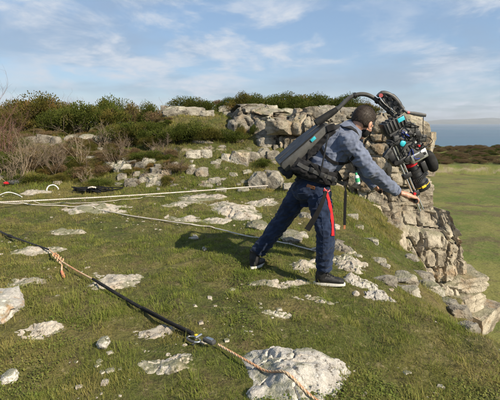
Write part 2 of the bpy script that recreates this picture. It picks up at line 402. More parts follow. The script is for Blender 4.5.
a = t.noise(p, .12, 3, .6, .5); b = t.noise(p, 1.3, 3, .65); c = t.noise(p, 7, 2, .65)
g = t.mix(t.ramp(a, .38, .64), (0.095, 0.120, 0.030), (0.160, 0.155, 0.050)); g = t.mix(t.math('MULTIPLY', t.ramp(b, .5, .7), .7), g, (0.16, 0.14, 0.06))
g = t.mix(t.math('MULTIPLY', t.ramp(t.noise(p, .35, 4), .54, .66), .8), g, (0.105, 0.085, 0.045))
g = t.mix(t.ramp(c, .3, .7), t.mix(1.0, g, (.85, .85, .8), 'MULTIPLY'), g)
rk = t.math('SUBTRACT', 1.0, t.ramp(t.math('ADD', nz, t.math('MULTIPLY', t.math('SUBTRACT', b, .5), .3)), .72, .88))
col = t.mix(rk, g, t.mix(b, (0.15, 0.13, 0.075), (0.26, 0.22, 0.15)))
M['field'] = t.set(Base_Color=col, Roughness=.95, Specular_IOR_Level=.15, Normal=t.bump(t.math('ADD', b, t.math('MULTIPLY', c, .25)), .6, .25))
fm = numpy_mesh('lower_field', np.stack([X.ravel(), Y.ravel(), Z], 1), F); fm.polygons.foreach_set('use_smooth', [True] * len(fm.polygons))
tag(link('lower_field', fm, M['field']), 'green field below the cliff with a heath rim', kind='structure')

# sea to the horizon
t = NT('sea_water'); p = t.coord('Position')
band = t.noise(t.map(p, (.00025, .0011, 1)), 1.0, 4, .5, .4); rip = t.noise(t.map(p, (.05, .12, 1)), 1, 6, .6)
M['sea'] = t.set(Base_Color=t.mix(t.ramp(band, .40, .62), (0.020, 0.062, 0.105), (0.055, 0.115, 0.165)), Roughness=t.ramp(band, .35, .65, .30, .5), Specular_IOR_Level=.5, Normal=t.bump(rip, .35, 1.5))
mb = MB(); S = 15000.0
mb.add([(-S, -S, -45), (S, -S, -45), (S, S, -45), (-S, S, -45)], [(0, 1, 2, 3)])
tag(mb.build('sea', M['sea']), 'calm blue sea out to the horizon', kind='structure')
# far shore across the water
t = NT('far_shore'); p = t.coord('Position')
M['shore'] = t.set(Base_Color=t.mix(t.ramp(t.noise(p, .0022, 5, .6), .45, .65), (0.05, 0.065, 0.04), (0.16, 0.15, 0.10)), Roughness=1.0)
sx = np.linspace(1200, 12500, 120); prof = 40 + 95 * sm(4300, 6800, sx) + 45 * fbm(np.stack([sx / 900, 0 * sx, 0 * sx], 1), 61, 4) * sm(3000, 5500, sx)
prof = prof * sm(1200, 3600, sx)
SV, SF = [], []
for j, (dy, k) in enumerate(((0, 0), (120, .18), (700, .55), (1500, 1.0), (3000, .9), (3600, 0))):
    for i in range(120): SV.append((sx[i], 10200 + dy + 260 * math.sin(sx[i] / 1400), -46 + prof[i] * k * (1 + .12 * math.sin(sx[i] / 310 + j * 2))))
for j in range(5):
    for i in range(119): SF.append((j * 120 + i, j * 120 + i + 1, (j + 1) * 120 + i + 1, (j + 1) * 120 + i))
sm_ = numpy_mesh('far_shore', np.array(SV), np.array(SF)); sm_.polygons.foreach_set('use_smooth', [True] * len(sm_.polygons))
tag(link('far_shore', sm_, M['shore']), 'low hazy hills on the far shore', kind='structure')

# ------------------------------------------------------------------ rocks
_ico = {}
def ico(sub):
    if sub not in _ico:
        bm = bmesh.new(); bmesh.ops.create_icosphere(bm, subdivisions=sub, radius=1.0); bm.verts.index_update()
        _ico[sub] = (np.array([v.co for v in bm.verts]), np.array([[v.index for v in f.verts] for f in bm.faces])); bm.free()
    return _ico[sub]
def rock_mesh(seed, p=2.6, sub=4, chips=9, rough=.07, ridge=.05, squash=None):
    D, Fc = ico(sub); rg = np.random.default_rng(seed); a = np.abs(D)
    r = 1.0 / (a[:, 0] ** p + a[:, 1] ** p + a[:, 2] ** p) ** (1 / p)
    for _ in range(chips):
        n = rg.normal(size=3); n /= np.linalg.norm(n); dd = rg.uniform(.72, 1.0) * (1.0 if p < 4 else 1.15); c = D @ n
        lim = np.where(c > 1e-3, dd / np.maximum(c, 1e-3), 99.); r = -np.log(np.exp(-r * 22) + np.exp(-np.minimum(lim, 9) * 22)) / 22
    V = D * r[:, None]
    nn = fbm(V * 2.2 + seed * 3.1, seed, 5, .55); rd = 1 - np.abs(fbm(V * 3.1 + seed * 1.7, seed + 50, 3)) * 2
    V = V * (1 + rough * nn * 1.6 - ridge * sm(.72, 1.0, rd))[:, None]
    lay = np.sin(V[:, 2] * 9 + 2.0 * fbm(V * 1.3 + seed, seed + 9, 2)); V[:, :2] *= (1 + .025 * np.sign(lay) * np.abs(lay) ** .5)[:, None]
    me = numpy_mesh('limestone_rock', V, Fc); smooth_by_angle(me, 32); return me
def withmat(me, m): me.materials.append(m); return me
def block_mesh(seed, n=11, chips=10, rough=.05):
    """angular quarried-looking block: a cube grid with broken corners, bedding steps and pitted faces"""
    g = np.linspace(-1, 1, n + 1); A, B = np.meshgrid(g, g); one = np.ones_like(A); V, F = [], []; o = 0; idx = np.arange((n + 1) ** 2).reshape(n + 1, n + 1)
    for ax in range(3):
        for sg in (-1, 1):
            c = [None] * 3; c[ax] = one * sg; c[(ax + 1) % 3] = A * sg; c[(ax + 2) % 3] = B
            V.append(np.stack([q.ravel() for q in c], 1)); F.append(np.stack([idx[:-1, :-1].ravel(), idx[:-1, 1:].ravel(), idx[1:, 1:].ravel(), idx[1:, :-1].ravel()], 1) + o); o += (n + 1) ** 2
    V = np.concatenate(V); F = np.concatenate(F); rg = np.random.default_rng(seed)
    key = np.round(V * 1000).astype(int); _, first, inv = np.unique(key, axis=0, return_index=True, return_inverse=True); V = V[first]; F = inv.ravel()[F]
    for _ in range(chips):
        nn = rg.choice([-1, 1], 3) * rg.uniform(.15, 1, 3); nn /= np.linalg.norm(nn); ext = np.abs(nn).sum(); d = ext * rg.uniform(.60, .92); e = V @ nn - d
        V = V - np.maximum(e, 0)[:, None] * nn
    V = V + .10 * np.stack([fbm(V * .9 + 7 * k + seed, seed + k, 2) for k in range(3)], 1)
    cell = np.floor(V[:, 2] * 2.6 + fbm(V * 1.1 + seed, seed + 5, 2) * .9); V[:, :2] *= (1 + .09 * (_hash(cell.astype(np.int64), cell.astype(np.int64) * 7, cell.astype(np.int64) * 3, seed) - .5))[:, None]
    nrm = V / np.linalg.norm(V, axis=1)[:, None]; V = V + nrm * (rough * 1.7 * fbm(V * 2.6 + seed, seed + 20, 4, .6) - .07 * sm(.75, 1, 1 - 2 * np.abs(fbm(V * 2.0 + seed, seed + 30, 2))))[:, None]
    me = numpy_mesh('limestone_block', V, F); smooth_by_angle(me, 26); return me
BLOCK = [withmat(block_mesh(100 + k), M['cliff']) for k in range(10)]
BOULD = [withmat(block_mesh(200 + k, 8, 16, .09), M['rock']) for k in range(8)]
GBLOCK = [withmat(block_mesh(300 + k, 11, 20, .10), M['rock']) for k in range(9)]
def put(name, me, loc, size, rot=(0, 0, 0), parent=None):
    o = bpy.data.objects.new(name, me); COL.objects.link(o); o.location = loc; o.scale = (size[0] / 2, size[1] / 2, size[2] / 2); o.rotation_euler = rot
    if parent is not None: set_parent(o, parent)
    return o
def structure(name, label, loc):
    o = bpy.data.objects.new(name, None); COL.objects.link(o); o.location = loc; return tag(o, label, kind='structure')

# cliff behind the camera operator: courses of limestone along its face
def wall(parent, poly, z0, z1, cw=(.35, .95), ch=(.18, .48), depth=.6, meshes=BLOCK, jit=.10, lean=.0, top=None, name='rock_block', skip=.0):
    seg = [0]; 
    for a, b in zip(poly[:-1], poly[1:]): seg.append(seg[-1] + math.hypot(b[0] - a[0], b[1] - a[1]))
    z = z0
    while z < z1:
        h = rnd.uniform(*ch); s = rnd.uniform(-.4, 0)
        while s < seg[-1]:
            w = rnd.uniform(*cw); m = min(max(s + w / 2, 0), seg[-1] - 1e-4)
            k = max(i for i in range(len(seg) - 1) if seg[i] <= m); u = (m - seg[k]) / (seg[k + 1] - seg[k])
            a, b = poly[k], poly[k + 1]; x = a[0] + (b[0] - a[0]) * u; y = a[1] + (b[1] - a[1]) * u
            ang = math.atan2(b[1] - a[1], b[0] - a[0]); nx_, ny_ = -math.sin(ang), math.cos(ang)
            off = rnd.uniform(-jit, jit) + lean * (z - z0)
            tz = top(m / seg[-1]) if top else z1
            if z < tz and rnd.random() >= skip:
                put(name, rnd.choice(meshes), (x + nx_ * off, y + ny_ * off, z + h / 2), (w * 1.12, depth * rnd.uniform(.8, 1.3), h * 1.18),
                    (rnd.uniform(-.09, .09) + rnd.choice((0, math.pi)), rnd.uniform(-.09, .09), ang + rnd.uniform(-.22, .22) + rnd.choice((0, math.pi))), parent)
            s += w
        z += h
def cells(u, v, seed):                  # random block offsets with recessed joints: jittered grid, nearest and second nearest centre
    iu, iv = np.floor(u).astype(np.int64), np.floor(v).astype(np.int64); d1 = np.full(u.shape, 9.); d2 = d1.copy(); val = np.zeros(u.shape)
    for a in (-1, 0, 1):
        for b in (-1, 0, 1):
            cu, cv = iu + a, iv + b; h1, h2, h3 = _hash(cu, cv, cu * 0 + 1, seed), _hash(cu, cv, cu * 0 + 2, seed), _hash(cu, cv, cu * 0 + 3, seed)
            d = np.maximum(np.abs(u - cu - .5 - (h1 - .5) * .7), np.abs(v - cv - .5 - (h2 - .5) * .5)); near = d < d1
            d2 = np.where(near, d1, np.minimum(d2, d)); val = np.where(near, h3, val); d1 = np.where(near, d, d1)
    return val, d2 - d1
def rock_face(name, label, poly, z0, z1f, seed, step=.03, amp=1.0, lean=.06, mat='cliff', cs=(.85, .55)):
    pts = catmull([(a, b, 0) for a, b in poly], 12); L = [0.]
    for a, b in zip(pts[:-1], pts[1:]): L.append(L[-1] + (b - a).length)
    ns = int(L[-1] / step); s = np.linspace(0, L[-1], ns); px_ = np.interp(s, L, [p.x for p in pts]); py_ = np.interp(s, L, [p.y for p in pts])
    tx, ty = np.gradient(px_), np.gradient(py_); ln = np.hypot(tx, ty); nx_, ny_ = ty / ln, -tx / ln        # outwards: right of the walking direction
    top = np.array([z1f(q / L[-1]) for q in s]) + .16 * fbm(np.stack([s * 2.2, 0 * s, 0 * s], 1), seed + 3, 3); nz_ = int((top.max() - z0) / step)
    k = np.linspace(0, 1, nz_)[:, None]; Zg = z0 + (top[None] - z0) * k; Sg = np.broadcast_to(s, Zg.shape)
    q = np.stack([Sg.ravel(), Zg.ravel(), 0 * Sg.ravel()], 1); wx = .18 * fbm(q * 1.7, seed, 3); wz = .10 * fbm(q * 1.3, seed + 1, 3)
    u, v = q[:, 0] + wx, q[:, 1] + wz
    v1, e1 = cells(u / cs[0], v / cs[1], seed); v2, e2 = cells(u / .30 + 3, v / .40, seed + 7); v3, e3 = cells(u / .14, v / .10, seed + 8)
    d = .26 * v1 + .085 * v2 + .03 * v3 - .15 * (1 - sm(0, .12, e1)) - .06 * (1 - sm(0, .16, e2)) + .09 * fbm(q * 2.1, seed + 11, 4) + .015 * fbm(q * 14, seed + 12, 2)
    d = (d * amp).reshape(Zg.shape) - lean * (Zg - z0) - .30 * sm(.90, 1.0, k)
    Vx, Vy = px_[None] + nx_[None] * d, py_[None] + ny_[None] * d
    rec = lean * (top - z0) + .30; cap = [np.stack([(px_ - nx_ * (w + rec)), (py_ - ny_ * (w + rec)), top - dz], 1) for w, dz in ((.25, -.02), (.7, .10), (1.0, .6))]
    V = np.concatenate([np.stack([Vx.ravel(), Vy.ravel(), Zg.ravel()], 1)] + cap); rows = nz_ + 3
    idx = np.arange(rows * ns).reshape(rows, ns); F = np.stack([idx[:-1, :-1].ravel(), idx[:-1, 1:].ravel(), idx[1:, 1:].ravel(), idx[1:, :-1].ravel()], 1)
    me = numpy_mesh(name, V, F); smooth_by_angle(me, 35)
    return tag(link(name, me, M[mat]), label, kind='structure')
cliff_poly = [(.75, 10.4), (1.4, 9.95), (2.3, 10.1), (3.1, 9.75), (3.9, 9.9), (4.3, 10.5), (4.25, 12.0)]
cliff = rock_face('limestone_cliff', 'layered warm limestone cliff face behind the camera operator', cliff_poly, -1.0, lambda u: 1.62 + .12 * math.sin(u * 17) - .25 * (u > .93), 71, .03, 1.0, .06, 'cliff', (.7, .95))
wall(cliff, [(a, b + .12) for a, b in cliff_poly], -.75, 1.45, (.35, 1.0), (.2, .5), depth=.6, jit=.14, top=lambda u: 1.2 + .25 * math.sin(u * 17), skip=.80)
bast_poly = [(2.1, 8.3), (2.9, 8.1), (3.8, 8.05), (4.9, 8.15), (5.5, 8.6), (5.8, 9.4), (5.9, 10.5), (5.7, 12.2)]
bast = rock_face('cliff_buttress', 'sunlit limestone buttress dropping to the field', bast_poly, -7.5, lambda u: -.75 + .30 * min(1, u * 3) - .35 * max(0, u - .35), 83, .035, 1.15, .19, 'cliff', (.55, .95))
wall(bast, [(a, b + .15) for a, b in bast_poly], -6.2, -.7, (.5, 1.2), (.3, .7), depth=.8, jit=.16, lean=.19, top=lambda u: -.9 - .3 * u, skip=.86)
outcrop = rock_face('limestone_outcrop', 'grey limestone wall along the top of the bank', [(-.55, 11.6), (-.3, 11.15), (.1, 11.2), (.45, 10.75), (.85, 10.85), (1.1, 11.1), (1.7, 10.7), (2.5, 10.75), (3.2, 10.5)], .75, lambda u: 1.84 + .10 * math.sin(u * 11), 91, .03, 1.0, .10, 'rock')
band_ = structure('ledge_rocks', 'broken limestone band along the foot of the grassy shelf', (3, 7, -2))
for (x_, y_, w_, h_) in ((386, 281, 22, 9), (404, 279, 24, 11), (424, 276, 20, 12), (432, 287, 24, 13), (450, 293, 20, 13), (462, 312, 20, 16), (474, 330, 18, 14), (452, 304, 16, 10), (410, 291, 22, 9), (373, 241, 12, 6), (380, 262, 14, 7), (407, 240, 12, 8), (412, 258, 14, 9), (360, 228, 9, 5), (392, 222, 14, 6), (352, 216, 12, 6)):
    g = hit(x_, y_ + h_ * .3); k_ = g.y / FPX; put('ledge_stone', rnd.choice(GBLOCK), g + Vector((0, .08, -.25 * h_ * k_)), (w_ * k_ * 1.2, w_ * k_ * 1.0, h_ * k_ * 1.5), (rnd.uniform(-.2, .2), rnd.uniform(-.2, .2), rnd.uniform(-.5, .5)), band_)

# limestone standing out of the bank: (centre x, centre y, width, height) as seen, turned into places on the bank
bank = structure('rocky_bank', 'weathered grey limestone standing out of the scrubby bank', (-2, 11, 0))
def bank_rock(cx, cy, w, h, meshes=GBLOCK, dy=0.0, deep=1.0, name='rock_block'):
    g = hit(cx, cy + h * .35); g.y += dy; Yd = g.y; sc = Yd / FPX * 1.02
    c = P(cx, cy + h * .12, Yd + .10 * deep); W, H = w * sc, h * sc
    put(name, rnd.choice(meshes), c, (W * 1.12, max(.45 * W, .8 * H, .2) * deep, H * 1.2), (rnd.uniform(-.12, .12), rnd.uniform(-.1, .1), rnd.uniform(-.35, .35) + rnd.choice((0, math.pi))), bank)
for r in [(176, 112, 22, 11), (194, 112, 20, 9), (207, 114, 12, 7), (224, 110, 9, 8), (233, 110, 12, 9), (229, 115, 10, 6),
          (241, 121, 13, 18), (251, 119, 12, 16), (247, 131, 14, 10), (262, 113, 12, 16), (271, 115, 13, 18), (261, 128, 12, 15), (271, 131, 13, 14), (266, 143, 16, 12), (276, 140, 9, 10),
          (286, 116, 15, 14), (291, 129, 12, 14), (283, 131, 10, 12), (300, 120, 14, 22), (312, 118, 16, 22), (326, 117, 16, 22), (338, 118, 14, 20),
          (203, 142, 18, 4), (193, 155, 13, 10), (205, 155, 13, 11), (216, 163, 9, 5), (240, 158, 17, 15), (251, 158, 14, 13), (264, 154, 12, 12), (273, 156, 11, 11),
          (259, 181, 17, 19), (273, 181, 18, 21), (192, 172, 11, 9), (202, 173, 12, 11), (227, 158, 9, 9), (215, 181, 12, 8), (234, 175, 8, 5), (247, 172, 9, 5), (222, 147, 7, 4), (240, 141, 8, 4),
          (287, 170, 12, 10), (156, 178, 13, 9), (166, 173, 9, 7), (176, 165, 8, 6), (170, 181, 9, 5), (221, 190, 10, 5), (208, 186, 9, 5), (243, 190, 10, 5), (290, 187, 12, 9),
          (30, 141, 13, 8), (46, 140, 14, 10), (57, 141, 9, 9), (72, 139, 13, 8), (86, 140, 15, 11), (99, 141, 14, 11), (110, 142, 9, 9), (70, 150, 9, 6), (97, 151, 12, 7),
          (78, 160, 13, 7), (91, 160, 11, 8), (60, 166, 8, 5), (110, 166, 11, 9), (120, 169, 10, 10), (104, 172, 8, 5), (40, 160, 7, 5), (22, 166, 6, 4),
          (138, 113, 10, 7), (128, 115, 8, 6), (165, 110, 7, 9)]:
    bank_rock(*r)
rr = random.Random(5)
for k in range(26):                    # the tumbled pile in front of the scrub
    bank_rock(rr.uniform(122, 162), rr.uniform(160, 185), rr.uniform(6, 12), rr.uniform(6, 11), BOULD)
for k in range(34):
    bank_rock(rr.uniform(150, 300), rr.uniform(140, 194), rr.uniform(3, 7), rr.uniform(2, 5), BOULD)
for k in range(24):
    bank_rock(rr.uniform(0, 125), rr.uniform(150, 186), rr.uniform(3, 8), rr.uniform(3, 6), BOULD)

# single rocks lying in the turf
SLABS = []
def slab_off(x, y, S):                  # how far a slab stands out of the soil (negative: buried)
    cx, cy, a, b, rz, seed, H_ = S; dx, dy = x - cx, y - cy; c, s_ = math.cos(-rz), math.sin(-rz); u, v = (dx * c - dy * s_) / a, (dx * s_ + dy * c) / b
    q = np.stack([x, y, 0 * x + seed], 1); r2 = u * u + v * v; k = (1.25 if H_ > .08 else 1.6) / max(.15, a)
    n1 = fbm(q * (k, k * 1.2, 1), seed, 4, .55); cr = 1 - 2 * np.abs(fbm(q * (k * 1.6, k * 2.1, 1) + 4, seed + 3, 3))
    if H_ > .08:
        fac = 1.0 + 0 * u; rg_ = np.random.default_rng(seed + 5)
        for i in range(9): an = i * .70 + rg_.uniform(-.25, .25); fac = np.minimum(fac, (rg_.uniform(.85, 1.15) - (u * math.cos(an) + v * math.sin(an))) * rg_.uniform(1.0, 3.2) + .12 * n1)
        return H_ * (np.maximum(fac, -.8) * .85 + .50 * n1 + .25 * fbm(q * (k * .7, k * .7, 1) + 9, seed + 8, 2) - .35 * sm(.80, 1.0, cr))
    return H_ * (.75 * (1 - r2) + .95 * n1 - .4 * sm(.75, 1.0, cr))
def slab_z(x, y, S):
    o = slab_off(x, y, S); H_ = S[6]; z = np.minimum(o, H_ * .75 + .25 * o); st = max(.012, H_ * .22); q = np.floor(z / st) * st
    qq = np.stack([x, y, 0 * x], 1); return height(x, y) + (z * .62 + q * .38 if H_ > .08 else z * .5 + q * .5) + .006 * fbm(qq * 28, 5, 3) + .010 * fbm(qq * 9, 6, 3)
def turf_rock(name, label, cx, cy, w, h, seed, rise=.5, rotz=0.0, mat='white_rock', p=2.7, sub=4, group=None, cat='rock', rough=.11, tilt=0.0):
    g = hit(cx, cy); dist = math.hypot(g.y, CAMZ - g.z); g_ang = math.atan2(CAMZ - g.z, g.y)
    W = w / FPX * dist; H = W * rise; D = max(.25 * W, (h / FPX * dist - H * .6 * math.cos(g_ang)) / max(.12, math.sin(g_ang)))
    if name in ('flat_slab', 'limestone_boulder'):
        S = (g.x, g.y, W * .56, D * .56, rotz, seed, max(.035, H)); SLABS.append(S); n = 110 if name == 'limestone_boulder' else 64; e = max(W, D) * .72
        X, Y = np.meshgrid(g.x + np.linspace(-1, 1, n) * e, g.y + np.linspace(-1, 1, n) * e); X, Y = X.ravel(), Y.ravel(); Zs = slab_z(X, Y, S); off = slab_off(X, Y, S)
        idx = np.arange(n * n).reshape(n, n); F = np.stack([idx[:-1, :-1].ravel(), idx[:-1, 1:].ravel(), idx[1:, 1:].ravel(), idx[1:, :-1].ravel()], 1); F = F[(off[F] > -.05 - .3 * S[6]).any(1)]
        used, inv = np.unique(F, return_inverse=True); me = numpy_mesh(name, np.stack([X - g.x, Y - g.y, Zs - g.z], 1)[used], inv.reshape(F.shape)); smooth_by_angle(me, 38)
        o = link(name, me, M[mat]); o.location = g; return tag(o, label, cat, group)
    me = withmat(rock_mesh(seed, p, sub, 9, rough, .09), M[mat])
    o = put(name, me, (g.x, g.y, g.z + H * .08), (W * 1.05, D * 1.05, H * 1.5), (tilt, rnd.uniform(-.06, .06), rotz))
    ROCKS.append((g.x, g.y, W / 2, D / 2, rotz)); return tag(o, label, cat, group)
ROCKS = []
turf_rock('limestone_boulder', 'large bleached limestone rock with dark lichen beside the tan rope end', 292, 374, 92, 56, 1, .17, -.42)
turf_rock('limestone_rock', 'small bleached rock poking up just left of the large boulder', 261, 396, 24, 16, 2, .35)
turf_rock('limestone_rock', 'white rock with orange lichen at the left edge of the meadow', 6, 307, 34, 34, 3, .55, .3, 'lichen_rock', p=3, rough=.18)
turf_rock('limestone_rock', 'small white stone low down by the left edge, below the lichened rock', 9, 381, 15, 14, 4, .6)
turf_rock('limestone_rock', 'small rounded white stone alone in the grass under the black rope sleeve', 104, 346, 12, 13, 5, .7, p=2.2)
turf_rock('flat_slab', 'flat limestone slab just above the black rope sleeve', 117, 281, 46, 17, 6, .06, .2, 'flat_rock', 3.5)
turf_rock('flat_slab', 'limestone slab crossed by the black rope sleeve', 153, 332, 46, 14, 7, .12, .1, 'flat_rock', 3)
turf_rock('flat_slab', 'thin limestone slab beneath the black webbing end at far left', 33, 252, 46, 8, 8, .05, .2, 'flat_rock', 3.5)
turf_rock('flat_slab', 'narrow pale slab in the grass below the slack white rope', 70, 233, 38, 5, 9, .04, 0, 'flat_rock', 3.5)
turf_rock('flat_slab', 'broad pale slab where the two white ropes part', 100, 209, 62, 11, 10, .05, .1, 'flat_rock', 3)
turf_rock('flat_slab', 'long bright slab below the taut white rope', 202, 199, 44, 9, 11, .06, -.2, 'flat_rock', 3)
turf_rock('flat_slab', 'pale slab behind the rear leg of the operator', 238, 214, 46, 13, 12, .12, -.1, 'flat_rock', 3)
turf_rock('limestone_rock', 'knobbly tan rock touching the rear knee of the operator', 257, 226, 20, 13, 13, .35, 0, 'rock', 3)
turf_rock('limestone_rock', 'lumpy tan rock between the legs of the operator', 291, 238, 22, 13, 14, .35, 0, 'rock', 3)
turf_rock('limestone_rock', 'pale rock peeping out between the thighs of the operator', 305, 217, 16, 9, 15, .35, 0, 'rock', 3)
turf_rock('flat_slab', 'broken pale slab between the feet of the operator', 304, 263, 24, 10, 16, .08, 0, 'flat_rock', 3)
turf_rock('flat_slab', 'thin strip of bare limestone in front of the rear boot', 268, 283, 50, 6, 17, .06, -.06, 'flat_rock', 3.5)
turf_rock('flat_slab', 'white limestone lip in front of the front boot', 318, 300, 40, 9, 18, .08, -.1, 'flat_rock', 3)
turf_rock('flat_slab', 'angular white rock right of the front boot', 362, 284, 28, 14, 19, .2, .3, 'white_rock', 3)
turf_rock('flat_slab', 'long white rock on the cliff edge beyond the front boot', 350, 266, 26, 16, 20, .2, .5, 'flat_rock', 3)
turf_rock('flat_slab', 'white edge rock farthest right of the front boot', 378, 297, 26, 12, 21, .2, -.3, 'white_rock', 3)
turf_rock('flat_slab', 'tan rock jutting from the edge behind the front knee', 345, 249, 22, 16, 22, .2, .2, 'rock', 3)
turf_rock('flat_slab', 'small bare patch of limestone near the middle of the meadow', 176, 206, 26, 4, 23, .05, .1, 'flat_rock', 3)
turf_rock('flat_slab', 'pale slab beside the coiled cable', 40, 192, 28, 4, 24, .06, .1, 'flat_rock', 3)
turf_rock('flat_slab', 'pale limestone scrap between the taut rope and the slack rope end', 185, 219, 30, 5, 25, .05, -.1, 'flat_rock', 3)
turf_rock('flat_slab', 'tiny stone strip above the big boulder', 278, 316, 26, 5, 26, .06, .1, 'flat_rock', 3)
turf_rock('flat_slab', 'white slab just above the slack rope left of the rear knee', 216, 221, 34, 6, 31, .07, .15, 'flat_rock', 3)
turf_rock('flat_slab', 'small white slab behind the slab at the rear leg', 222, 206, 24, 5, 32, .07, -.1, 'flat_rock', 3)
turf_rock('flat_slab', 'pale slab at the foot of the square boulder by the rope end', 262, 204, 30, 6, 33, .08, .1, 'flat_rock', 3)
turf_rock('flat_slab', 'white slab just behind the heel of the front boot', 296, 282, 30, 7, 34, .07, .1, 'flat_rock', 3)
turf_rock('flat_slab', 'bare limestone patch near the left edge above the lichened rock', 28, 284, 34, 8, 35, .04, .1, 'flat_rock', 3)
turf_rock('flat_slab', 'bare pale patch below the black sleeve near the bottom', 170, 366, 46, 16, 36, .03, .1, 'flat_rock', 3)
turf_rock('flat_slab', 'bare pale patch beside the small stone at the lower left', 40, 330, 34, 12, 37, .03, .3, 'flat_rock', 3)
rr = random.Random(9)
for k in range(20):
    x_, y_ = rr.choice([(rr.uniform(338, 392), rr.uniform(245, 300)), (rr.uniform(190, 330), rr.uniform(195, 265)), (rr.uniform(270, 345), rr.uniform(255, 305)), (rr.uniform(300, 335), rr.uniform(225, 262))])
    turf_rock('limestone_pebble', 'small scattered limestone piece in the turf near the operator', x_, y_, rr.uniform(5, 11), rr.uniform(3, 6), 40 + k, .4, rr.uniform(0, 3), 'flat_rock', 3, 3, 'scattered limestone pieces')
# ------------------------------------------------------------------ vegetation
def patchiness(pp):
    pp = np.asarray(pp, float) * (1, 1, 0)
    return np.clip(sm(.30, .72, .5 + .5 * fbm(pp * .9, 301, 4, .6)) * .62 + .42 * sm(.35, .8, .5 + .5 * fbm(pp * 5, 302, 2)), 0, 1)
def grass(name, label, pos, rg, per, hgt, width, spread, lean, mat, curl=.7, scl=None, near=5.2):
    """every blade set out on the ground in loose tufts; far blades are single, wider triangles"""
    m = len(pos); scl = np.ones(m) if scl is None else scl; pa = patchiness(pos); k = np.repeat(np.arange(m), per); n = len(k); S = scl[k]
    a = rg.uniform(0, 2 * np.pi, n); r = spread * S * np.sqrt(rg.uniform(0, 1, n)); x, y = pos[k, 0] + r * np.cos(a), pos[k, 1] + r * np.sin(a)
    z = ghz(x, y) if name != 'field_grass' else field_h(x, y); base = np.stack([x, y, z - .008], 1); taz = rg.uniform(0, 2 * np.pi, m)[k]
    az = taz + rg.normal(0, 1.1, n); L = hgt * S * rg.uniform(.4, 1.2, n); th = np.abs(rg.normal(0, lean, n)) + .08; w = width * rg.uniform(.7, 1.3, n) * (1 + .16 * np.clip(y - 2.5, 0, 90))
    dr = np.stack([np.cos(az), np.sin(az), 0 * az], 1); sd_ = np.stack([-np.sin(az), np.cos(az), 0 * az], 1); up = np.array([0, 0, 1.])
    tint = rg.uniform(0, 1, n); pav = np.clip(pa[k] + rg.normal(0, .10, m)[k], 0, 1)
    def pt(t): q = th * (1 + curl * t); return base + dr * (L * t * np.sin(q))[:, None] + up * (L * t * np.cos(np.minimum(q, 1.7)))[:, None]
    nr = y < near; fr = ~nr; p0, p1, p2 = pt(0), pt(.55), pt(1.); w_ = w[:, None]
    A = np.stack([p0 - sd_ * w_, p0 + sd_ * w_, p1 - sd_ * w_ * .75, p1 + sd_ * w_ * .75, p2], 1)[nr].reshape(-1, 3); B = np.stack([p0 - sd_ * w_, p0 + sd_ * w_, p2], 1)[fr].reshape(-1, 3)
    o = np.arange(nr.sum())[:, None] * 5; F = np.concatenate([o + np.array([[0, 1, 3]]), o + np.array([[0, 3, 2]]), o + np.array([[2, 3, 4]]), len(A) + np.arange(fr.sum())[:, None] * 3 + np.array([[0, 1, 2]])])
    me = numpy_mesh(name, np.concatenate([A, B]), F)
    for an, va, vb in (('tint', np.repeat(tint[nr], 5), np.repeat(tint[fr], 3)), ('patch', np.repeat(pav[nr], 5), np.repeat(pav[fr], 3)), ('along', np.tile([0, 0, .6, .6, 1], nr.sum()), np.tile([.3, .3, 1], fr.sum()))):
        at = me.attributes.new(an, 'FLOAT', 'POINT'); at.data.foreach_set('value', np.concatenate([va, vb]).astype(np.float32))
    return tag(link(name, me, mat), label, kind='stuff')
def herbs(name, label, pos, rg, per, size, spread, mat):
    m = len(pos); k = np.repeat(np.arange(m), per); n = len(k); a = rg.uniform(0, 2 * np.pi, n); r = spread * np.sqrt(rg.uniform(0, 1, n)); x, y = pos[k, 0] + r * np.cos(a), pos[k, 1] + r * np.sin(a)
    c = np.stack([x, y, ghz(x, y) + rg.uniform(.004, .022, n)], 1); az = rg.uniform(0, 2 * np.pi, n); tl = rg.uniform(-.1, .9, n); s = size * rg.uniform(.5, 1.3, n)
    d = np.stack([np.cos(az) * np.cos(tl), np.sin(az) * np.cos(tl), np.sin(tl)], 1) * s[:, None]; e = np.stack([-np.sin(az), np.cos(az), 0 * az], 1) * (s * .40)[:, None]
    V = np.stack([c, c + d * .5 + e, c + d, c + d * .5 - e], 1).reshape(-1, 3); F = np.arange(n)[:, None] * 4 + np.array([[0, 1, 2, 3]])
    me = numpy_mesh(name, V, F); pa = patchiness(pos)
    for kk, v in (('tint', np.repeat(rg.uniform(0, 1, n), 4)), ('patch', np.repeat(pa[k], 4)), ('along', np.tile([0, .7, 1, .7], n))):
        at = me.attributes.new(kk, 'FLOAT', 'POINT'); at.data.foreach_set('value', np.asarray(v, np.float32))
    return tag(link(name, me, mat), label, kind='stuff')
